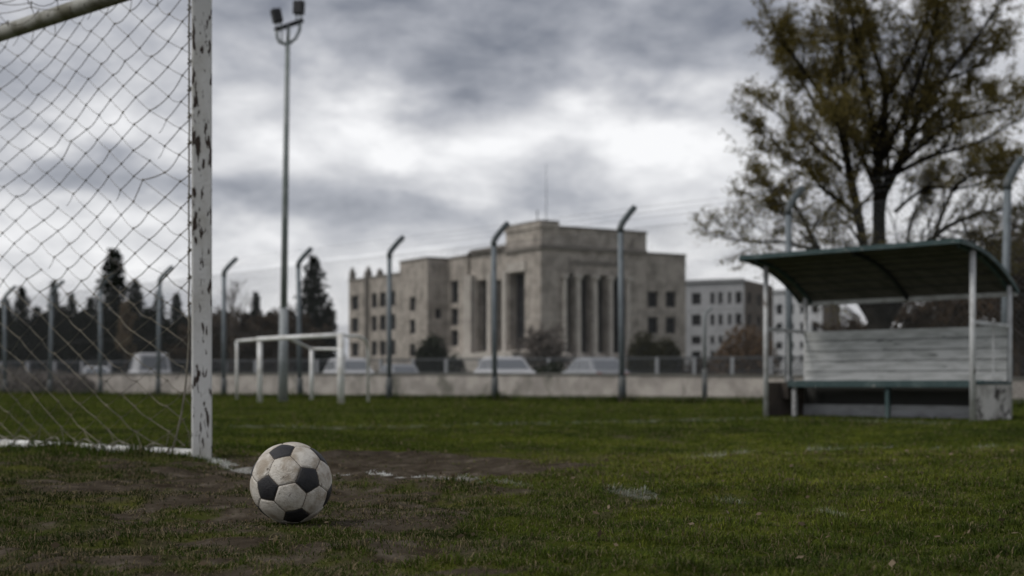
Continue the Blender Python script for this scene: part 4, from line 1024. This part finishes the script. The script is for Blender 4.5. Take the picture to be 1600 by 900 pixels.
# ------------------------------------------------------------------ floodlight mast
P = gp(442, 627); s_ = F / P[1]
fl = empty('floodlight_mast', (P[0], P[1], 0), 0, 'tall grey floodlight mast with two black lamps behind the small goal', 'floodlight')
def fp(px, py, dy=0): q = at(px, py, P[1] + dy); return Vector((q.x, P[1] + dy, q.z))
b = MB(); b.tube([(P[0], P[1], -.05), tuple(fp(443.5, 482))], [.11, .092], 12); b.build('lower_pole', M['pole_low'], fl, smooth=True)
b = MB(); b.tube([fp(443.5, 484), fp(446, 300), fp(449.5, 66)], [.075, .068, .05], 12); b.build('upper_pole', M['pole'], fl, smooth=True)
b = MB(); b.beam(fp(430, 47, -.1), fp(473, 32, .25), .10, .10); b.build('cross_arm', M['lamp_black'], fl, bevel=.01)
b = MB(); b.tube([fp(433, 48, -.1), fp(433, 58, -.08), fp(437, 66, -.05), fp(449.3, 70)], .035, 8); b.tube([fp(469, 35, .2), fp(468, 48, .15), fp(462, 60, .08), fp(450, 70)], .035, 8); b.tube([fp(449.5, 70), fp(451, 41)], .04, 8); b.tube([fp(440.5, 46, -.05), fp(440.8, 66, -.05)], .018, 6)
b.build('bracket', M['pole'], fl, smooth=True)
for (px, py, dy, tilt, ww) in ((432.5, 25, -.1, -.22, .19), (467, 12, .22, .05, .21)):
    lr = Matrix.Rotation(tilt, 3, 'Y') @ Matrix.Rotation(.5 if px < 450 else -.35, 3, 'Z')
    c_ = fp(px, py, dy); b = MB(); b.box(c_, (ww, .16, .29), M=lr)
    for i in range(4): b.box(c_ + lr @ Vector((0, .1, -.1 + i * .066)), (ww * .9, .05, .012), M=lr)
    ho = b.build('lamp_head', M['lamp_black'], fl, bevel=.012)
    b = MB(); b.box(c_ + lr @ Vector((0, -.084, 0)), (ww * .86, .006, .25), M=lr); b.build('lens', M['lens'], ho, off=tuple(fl.location))
    b = MB(); base_ = fp(px + (4 if px < 450 else 0), 46 if px < 450 else 33, dy)
    b.beam(c_ + lr @ Vector((-.05, 0, -.14)), base_ + Vector((-.05, 0, 0)), .02, .03); b.beam(c_ + lr @ Vector((.05, 0, -.14)), base_ + Vector((.05, 0, 0)), .02, .03); b.build('lamp_yoke', M['pole'], fl)

# ------------------------------------------------------------------ small far goal
def gpt(px, base, top):
    a = gp(px, base); return Vector((a[0], a[1], 0)), Vector((a[0], a[1], z_of(top, Vector((0, a[1], 0)))))
sg = empty('small_goal', (*gp(470, 629), 0), 0, 'small white goal frame with braced back standing in front of the far fence', 'goal')
A0, A1 = gpt(406, 629, 530); B0, B1 = gpt(533, 630.5, 523); C0, C1 = gpt(370, 624, 533); E0, E1 = gpt(487, 624.5, 545); H0, H1 = gpt(575, 628.5, 527)
b = MB(); b.tube([A0, A1], .052, 10); b.build('post', M['white_metal'], sg, smooth=True)
b = MB(); b.tube([B0, B1], .07, 10); b.build('post', M['white_metal'], sg, smooth=True)
b = MB(); b.tube([A1 + Vector((-.05, 0, 0)), B1 + Vector((.05, 0, 0))], .045, 10); b.build('crossbar', M['white_metal'], sg, smooth=True)
b = MB(); b.tube([C0, C1], .035, 8); b.build('rear_post', M['white_metal'], sg, smooth=True)
b = MB(); b.tube([E0, E1], .05, 8); b.build('rear_post', M['white_metal'], sg, smooth=True)
b = MB(); b.tube([A1, C1], .035, 8); b.build('side_bar', M['white_metal'], sg, smooth=True)
b = MB(); b.tube([A1.lerp(B1, .34), E1], .028, 8); b.build('rear_bar', M['white_metal'], sg, smooth=True)
b = MB(); b.tube([B0.lerp(B1, .79), E1], .028, 8); b.build('side_bar', M['white_metal'], sg, smooth=True)
h_ = H1.z; dirx = (H1 - B1); b = MB()
b.tube([B1 - Vector((0, 0, .02)), B1.lerp(H1, .6), B1.lerp(H1, .82) - Vector((0, 0, .03)), B1.lerp(H1, .95) - Vector((0, 0, .12)), H0 + (H1 - H0) * .82, H0], .030, 8); b.build('hoop', M['white_metal'], sg, smooth=True)

# ------------------------------------------------------------------ team shelter
FRp = Vector((4.67, 14.42, 0)); FLp = Vector((2.90, 16.24, 0)); UL = (FRp - FLp); LS = UL.length; UL /= LS
UB = Vector((-UL.y, UL.x, 0)); 
if UB.y < 0: UB = -UB
DB = .79
sh = empty('team_shelter', (FLp + FRp) / 2 + UB * DB / 2, 0, 'weathered team shelter with curved green roof, white plank back and bench', 'shelter')
def S(x, d, z): return FLp + UL * x + UB * d + Vector((0, 0, z))
def zr(d): u = (d + .30) / 1.19; return 1.80 - .10 * u - .35 * u ** 2.4
ND = 16; ds = [-.30 + 1.19 * i / ND for i in range(ND + 1)]
x0r, x1r = -.13, LS + .04
und = MB(); top = MB(); nxr = 12
for i in range(ND):
    d0, d1 = ds[i], ds[i + 1]
    for j in range(nxr):
        xa = x0r + (x1r - x0r) * j / nxr; xb = x0r + (x1r - x0r) * (j + 1) / nxr
        und.quad(S(xa, d0, zr(d0) - .012), S(xb, d0, zr(d0) - .012), S(xb, d1, zr(d1) - .012), S(xa, d1, zr(d1) - .012))
        top.quad(S(xa, d0, zr(d0)), S(xb, d0, zr(d0)), S(xb, d1, zr(d1)), S(xa, d1, zr(d1)))
tmp = top.build('roof_sheet', M['green_paint'], sh, smooth=True); und.build('roof_lining', M['roof_under'], sh, smooth=True)
b = MB()
for i in range(2, ND, 2):
    q_b = MB(); q_b.beam(S(x0r + .02, ds[i], zr(ds[i]) - .016), S(x1r - .02, ds[i], zr(ds[i]) - .016), .012, .010); q_b.build('batten', M['lamp_black'], sh)
b.beam(S(x0r, -.312, zr(-.3)), S(x1r, -.312, zr(-.3)), .022, .05); b.build('front_edge', M['green_paint'], sh)
for x in (x0r - .01, x1r + .01):
    b = MB()
    for d0, d1 in zip(ds[:-1], ds[1:]): b.beam(S(x, d0, zr(d0) - .012), S(x, d1, zr(d1) - .012), .02, .045)
    b.build('end_edge', M['green_paint'], sh)
b = MB(); b.beam(S(x0r, .885, zr(.89) - .03), S(x1r, .885, zr(.89) - .03), .03, .05); b.build('back_beam', M['post_white'], sh)
for x in (.02, LS / 2 + .02, LS - .03):
    b = MB(); dd_ = ds[1:]
    for d0, d1 in zip(dd_[:-1], dd_[1:]): b.beam(S(x, d0, zr(d0) - .034), S(x, d1, zr(d1) - .034), .035, .04)
    b.build('roof_rib', M['green_paint'] if x < 1 or x > 2 else M['lamp_black'], sh)
for x, d in ((0, 0), (LS, 0), (0, DB), (LS, DB)):
    b = MB(); b.tube([S(x, d, -.05), S(x, d, zr(d) - .02)], .030 if d == 0 else .026, 10); b.build('post', M['post_white'], sh, smooth=True)
    if d == 0:
        pass
# bench
b = MB()
for k in range(3): d0 = .30 + k * .13; b.frame_box(S(0, 0, 0), UL, UB, .10, LS - .02, d0, d0 + .115, .375, .405)
b.frame_box(S(0, 0, 0), UL, UB, .10, LS - .02, .275, .297, .335, .41)
b.build('bench_seat', M['green_paint'], sh, bevel=.004)
for x in (.16, LS * .54, LS - .06):
    b = MB(); b.frame_box(S(0, 0, 0), UL, UB, x - .022, x + .022, .31, .355, -.03, .374); b.build('bench_leg', M['post_white'] if x != LS * .54 else M['green_paint'], sh)
# back: planks
b = MB(); zb = .40
for k in range(5):
    hgt = .118; b.frame_box(S(0, 0, 0), UL, UB, .02, LS - .005, DB - .05 + rr.uniform(-.003, .003), DB - .03, zb, zb + hgt - .008); zb += hgt
b.build('back_planks', M['plank'], sh, bevel=.003)
b = MB(); b.frame_box(S(0, 0, 0), UL, UB, .02, LS - .005, DB - .029, DB - .012, .06, .985); b.build('back_board', M['weed_seam'], sh)
b = MB(); b.frame_box(S(0, 0, 0), UL, UB, .03, LS - .06, DB - .09, DB - .055, -.02, .135); b.build('kickboard', M['kick'], sh)
# end panels and rails
b = MB(); b.frame_box(S(0, 0, 0), UL, UB, -.02, .012, .03, DB - .035, -.03, .39); b.frame_box(S(0, 0, 0), UL, UB, .013, .10, .28, .62, .2, .39); b.build('end_panel', M['box_brown'], sh)
b = MB(); b.frame_box(S(0, 0, 0), UL, UB, LS - .012, LS + .03, .035, DB - .03, -.03, .365); b.build('end_panel', M['box_white'], sh, bevel=.005)
b = MB(); b.frame_box(S(0, 0, 0), UL, UB, LS - .02, LS + .04, .032, DB - .02, .366, .392); b.build('armrest_ledge', M['green_paint'], sh)
for x in (0, LS):
    b = MB(); b.beam(S(x, .03, 1.0), S(x, DB - .028, .98), .035, .04); b.beam(S(x, DB * .55, .41), S(x, DB * .55, .97), .018, .018); b.build('end_rail', M['post_white'], sh)

# ------------------------------------------------------------------ near goal
GP = Vector((-1.534, 7.03, 0)); GS = Vector((-.742, .67, 0)).normalized(); GM = Vector((-GS.y, GS.x, 0))
if GM.y > 0: GM = -GM               # GM: along the goal mouth, towards the near post
GH, GW, GD = 2.44, 7.32, 2.45
ng = empty('football_goal', GP, 0, 'near football goal with rust chipped white post and sagging net', 'goal')
b = MB(); b.box((GP.x, GP.y, GH / 2 - .03), (.097, .097, GH + .08), R(14)); b.build('post', M['rust_paint'], ng, bevel=.008)
Pn = GP + GM * GW
b = MB(); b.box((Pn.x, Pn.y, GH / 2 - .03), (.097, .097, GH + .08), R(14)); b.build('post', M['rust_paint'], ng, bevel=.008)
uz = Vector((0, 0, 1))
b = MB(); b.tube([GP + uz * (GH - .0), Pn + uz * (GH - .0)], .05, 14); b.build('crossbar', M['bar_paint'], ng, smooth=True)
b = MB(); b.tube([GP + uz * (GH - .01) + GS * .03, GP + GS * GD + uz * (GH - .01)], .046, 14); b.build('top_side_bar', M['bar_paint'], ng, smooth=True)
b = MB(); b.tube([Pn + uz * (GH - .01) + GS * .03, Pn + GS * GD + uz * (GH - .01)], .046, 14); b.build('top_side_bar', M['bar_paint'], ng, smooth=True)
b = MB(); b.tube([GP + GS * GD + uz * (GH - .012) - GM * .02, Pn + GS * GD + uz * (GH - .012) + GM * .02], .04, 12); b.build('rear_top_bar', M['bar_paint'], ng, smooth=True)
for Q in (GP, Pn):
    b = MB(); b.tube([Q + GS * GD + uz * (GH - .012), Q + GS * GD - uz * .03], .04, 12); b.build('rear_post', M['bar_paint'], ng, smooth=True)
    b = MB(); b.tube([Q + GS * .05 + uz * .018, Q + GS * GD + uz * .018], .028, 12); b.build('ground_bar', M['ground_bar'], ng, smooth=True)

nr_ = random.Random(5)
def strand(mb, a, b_, sag, r=.0019, n_=4):
    pts = []
    for i in range(n_ + 1):
        t = i / n_; p = a.lerp(b_, t); p.z -= sag * 4 * t * (1 - t); pts.append(p)
    mb.tube(pts, r, 4, cap=False)
def knot(mb, p, r=.0068):
    V = [p + Vector(v) * r for v in ((1, 0, 0), (-1, 0, 0), (0, 1, 0), (0, -1, 0), (0, 0, 1.15), (0, 0, -1.15))]
    mb.add(V, ((0, 2, 4), (2, 1, 4), (1, 3, 4), (3, 0, 4), (2, 0, 5), (1, 2, 5), (3, 1, 5), (0, 3, 5)))
# side net: diamond lattice hung from the top bar, post and ground bar
net = MB(); NT = 19; ts = [0.035]
for i in range(NT): ts.append(ts[-1] + .104 + .058 * (i / NT))
tmax = ts[-1]; ts = [t_ * (GD - .04) / tmax if False else t_ for t_ in ts]; ts = [t_ for t_ in ts if t_ <= GD + .05]; ts[-1] = GD - .02
DZ = .0665; NZ = int((GH - .06) / DZ); K = {}
for i, t_ in enumerate(ts):
    for j in range(NZ + 1):
        if (i + j) % 2: continue
        z = GH - .05 - j * DZ; v = 1 - z / GH; inner = min(1, t_ / .5)
        # slack: bellies out sideways and sags, more towards the ground
        belly = .09 * math.sin(math.pi * min(1, v)) * inner + .02 * math.sin(t_ * 3 + v * 4) * inner * (1 - abs(2 * v - 1))
        dz = -.035 * math.sin(t_ * 2.3 + 1.0) * inner * v * (1 - v) * 4 - .02 * inner * math.sin(5 * t_ + 3 * v) * (1 - v)
        tt = t_ + (.022 * math.sin(v * 7 + t_ * 2) * inner + .10 * v * v * inner * math.sin(2 * t_)) * (1 if t_ < GD - .1 else 0)
        jit = .0035 if inner > .3 else .002
        if nr_.random() < .05 and 0 < i < len(ts) - 1: jit = .022
        if i == 0 and v > .72: tt += .10 * ((v - .72) / .28) ** 2
        zz = z + dz + nr_.gauss(0, jit)
        if v > .93: zz = max(zz, .045)
        P = GP + GS * (tt + nr_.gauss(0, jit) * (i > 0)) + GM * (belly + nr_.gauss(0, jit * 1.2)) + uz * max(zz, .03)
        K[i, j] = P
for (i, j), P in K.items():
    knot(net, P)
    for dj in (1, -1):
        Q = K.get((i + 1, j + dj))
        if Q is None: continue
        u = nr_.random()
        if u < .018 and 0 < i < len(ts) - 2:      # a broken strand: only a stub hangs
            strand(net, P, P.lerp(Q, .45) - uz * .03, .01); continue
        strand(net, P, Q, .002 + .016 * nr_.random() ** 4, .0029 if dj > 0 and j < 23 else (.0023 if dj < 0 and j >= 23 else .0015))
# loops up to the top bar and down to the ground bar
for i, t_ in enumerate(ts):
    js = [j for (a_, j) in K if a_ == i]
    if not js: continue
    top_ = K[i, min(js)]; bot = K[i, max(js)]
    strand(net, top_, GP + GS * (t_ + nr_.uniform(-.03, .03)) + uz * (GH - .05), 0.006); strand(net, bot, GP + GS * t_ + GM * .04 + uz * .05, -.004)
net.build('side_net', M['net'], ng)
# border rope on the post side and along the ground
rp = MB(); pts = []
for k in range(26):
    z = GH - .03 - (GH - .06) * k / 25; v = 1 - z / GH; tt = .062 + nr_.gauss(0, .002)
    if v > .72: tt += .16 * ((v - .72) / .28) ** 2.2
    pts.append(GP + GS * tt + GM * .03 + uz * z)
rp.tube(pts, .0045, 6); rp.build('edge_rope', M['net_edge'], ng, smooth=True)
rp = MB(); pts = []
for k in range(40):
    t_ = .24 + (GD - .24) * k / 39; pts.append(GP + GS * t_ + GM * (.05 + nr_.gauss(0, .01)) + uz * (.055 + .018 * math.sin(k * 1.1) + nr_.gauss(0, .005)))
rp.tube(pts, .0038, 6); 
for k in range(0, 40, 3):      # lashings round the bar
    t_ = .24 + (GD - .24) * k / 39; c_ = GP + GS * t_ + uz * .034; rp.tube([c_ + GM * math.cos(a_) * .04 + uz * (math.sin(a_) * .034 - .016) + GS * .004 * i_ for i_, a_ in enumerate(np.linspace(0, 6.283, 9))], .004, 5)
rp.build('edge_rope', M['net_edge'], ng, smooth=True)
# net ties on the post
for k in range(17):
    z = GH - .09 - k * .133
    if z < .5: break
    b = MB(); c_ = GP + GS * .045 + uz * z; b.tube([c_ + GM * math.cos(a_) * .05 + uz * (math.sin(a_) * .012 + .003 * i_) + GS * math.sin(a_) * .022 for i_, a_ in enumerate(np.linspace(0, 6.283, 9))], .004, 5); b.build('net_tie', M['net'], ng)
# roof net between the far top bar and the near one
roofn = MB(); KR = {}
nw = 34; 
for i, t_ in enumerate(ts):
    for j in range(nw):
        if (i + j) % 2: continue
        w_ = .05 + j * .105; sg_ = -.26 * math.sin(math.pi * min(1, w_ / GW * 1.0)) ** .8 * math.sin(math.pi * min(max(t_ / GD, .04), .96)) * .9
        KR[i, j] = GP + GS * (t_ + nr_.gauss(0, .014)) + GM * (w_ + nr_.gauss(0, .016)) + uz * (GH + .02 + sg_ + nr_.gauss(0, .016))
for (i, j), P in KR.items():
    knot(roofn, P)
    for dj in (1, -1):
        Q = KR.get((i + 1, j + dj))
        if Q is not None: strand(roofn, P, Q, .006 + .03 * nr_.random() ** 2, .0021)
roofn.build('roof_net', M['net'], ng)

# ------------------------------------------------------------------ ball
def make_ball():
    ph = (1 + 5 ** .5) / 2; iv = []
    for s1 in (-1, 1):
        for s2 in (-1, 1): iv += [(0, s1, s2 * ph), (s1, s2 * ph, 0), (s2 * ph, 0, s1)]
    iv = np.array(iv, float); iv /= np.linalg.norm(iv[0])
    dots = iv @ iv.T; adj = (dots > .4) & (dots < .5); fc = []
    for a in range(12):
        for b_ in range(a + 1, 12):
            for c_ in range(b_ + 1, 12):
                if adj[a, b_] and adj[b_, c_] and adj[a, c_]: v = iv[a] + iv[b_] + iv[c_]; fc.append(v / np.linalg.norm(v))
    fc = np.array(fc)
    # orientation: pentagons seen in the photo, in the frame that faces the lens
    cpos = np.array([0, 0, H]); bpos = np.array([BX, BY, .108]); fw = cpos - bpos; fw /= np.linalg.norm(fw)
    rt = np.cross([0, 0, 1.0], fw); rt /= np.linalg.norm(rt); up = np.cross(fw, rt)
    tg = []
    for x, y in ((.39, .09), (-.59, -.13), (-.21, .76), (.12, -.79)):
        z = math.sqrt(max(0, 1 - x * x - y * y)); tg.append(rt * x + up * y + fw * z)
    tg = np.array(tg); best = None
    for a in range(1):
        nb = [b_ for b_ in range(12) if adj[a, b_]]
        for b_ in nb:
            com = [c_ for c_ in range(12) if adj[a, c_] and adj[b_, c_]]
            for c_, d_ in (com, com[::-1]):
                src = iv[[a, b_, c_, d_]]; U, s, Vt = np.linalg.svd(src.T @ tg); dd = np.sign(np.linalg.det(Vt.T @ U.T))
                Rm = Vt.T @ np.diag([1, 1, dd]) @ U.T; err = np.sum((src @ Rm.T - tg) ** 2)
                if best is None or err < best[0]: best = (err, Rm)
    print('ball fit', best[0])
    pc = iv @ best[1].T; hc = fc @ best[1].T
    # plane distances of the truncated icosahedron
    al = math.acos(iv[0] @ fc[np.argmax(fc @ iv[0])]); hp, hh = 2.327 / 2.478, 2.267 / 2.478
    bm = bmesh.new(); bmesh.ops.create_icosphere(bm, subdivisions=7, radius=1.0)
    V = np.array([v.co for v in bm.verts]); V /= np.linalg.norm(V, axis=1, keepdims=True)
    alln = np.concatenate([pc / hp, hc / hh]); sc = V @ alln.T; so = np.sort(sc, axis=1); gap = so[:, -1] - so[:, -2]
    g = np.clip(gap / .030, 0, 1); puff = 1 - (1 - sstep(0, 1, np.clip(gap / .22, 0, 1))) * .012; groove = (1 - sstep(0, 1, g)) * .020
    r_ = .1098 * (puff - groove)
    for v, q, k in zip(bm.verts, V, r_): v.co = q * k
    me = bpy.data.meshes.new('football'); bm.faces.ensure_lookup_table()
    for f in bm.faces:
        c_ = np.array(f.calc_center_median()); c_ /= np.linalg.norm(c_); s2 = alln @ c_; k = int(np.argmax(s2)); srt = np.sort(s2); f.material_index = 2 if srt[-1] - srt[-2] < .007 else (0 if k < 12 else 1); f.smooth = True
    bm.to_mesh(me); bm.free()
    blk = mat('black_panel', (0.016, 0.016, 0.019), .55, (0.03, 0.028, 0.026), 40, 6, .45, .75, .25, 220, col3=(0.075, 0.06, 0.045), scale3=70, lo3=.66, hi3=.75)
    wht = mat('scuffed_white_panel', (0.56, 0.53, 0.48), .55, (0.31, 0.265, 0.21), 22, 9, .38, .66, .35, 200, col3=(0.10, 0.075, 0.055), scale3=62, lo3=.62, hi3=.74)
    sem = mat('seam', (0.09, 0.075, 0.06), .8)
    for q in (blk, wht, sem): me.materials.append(q)
    o = bpy.data.objects.new('football', me); COL.objects.link(o); o.location = (BX, BY, .1055)
    tag(o, 'scuffed black and white football lying on the worn turf', 'ball')
make_ball()
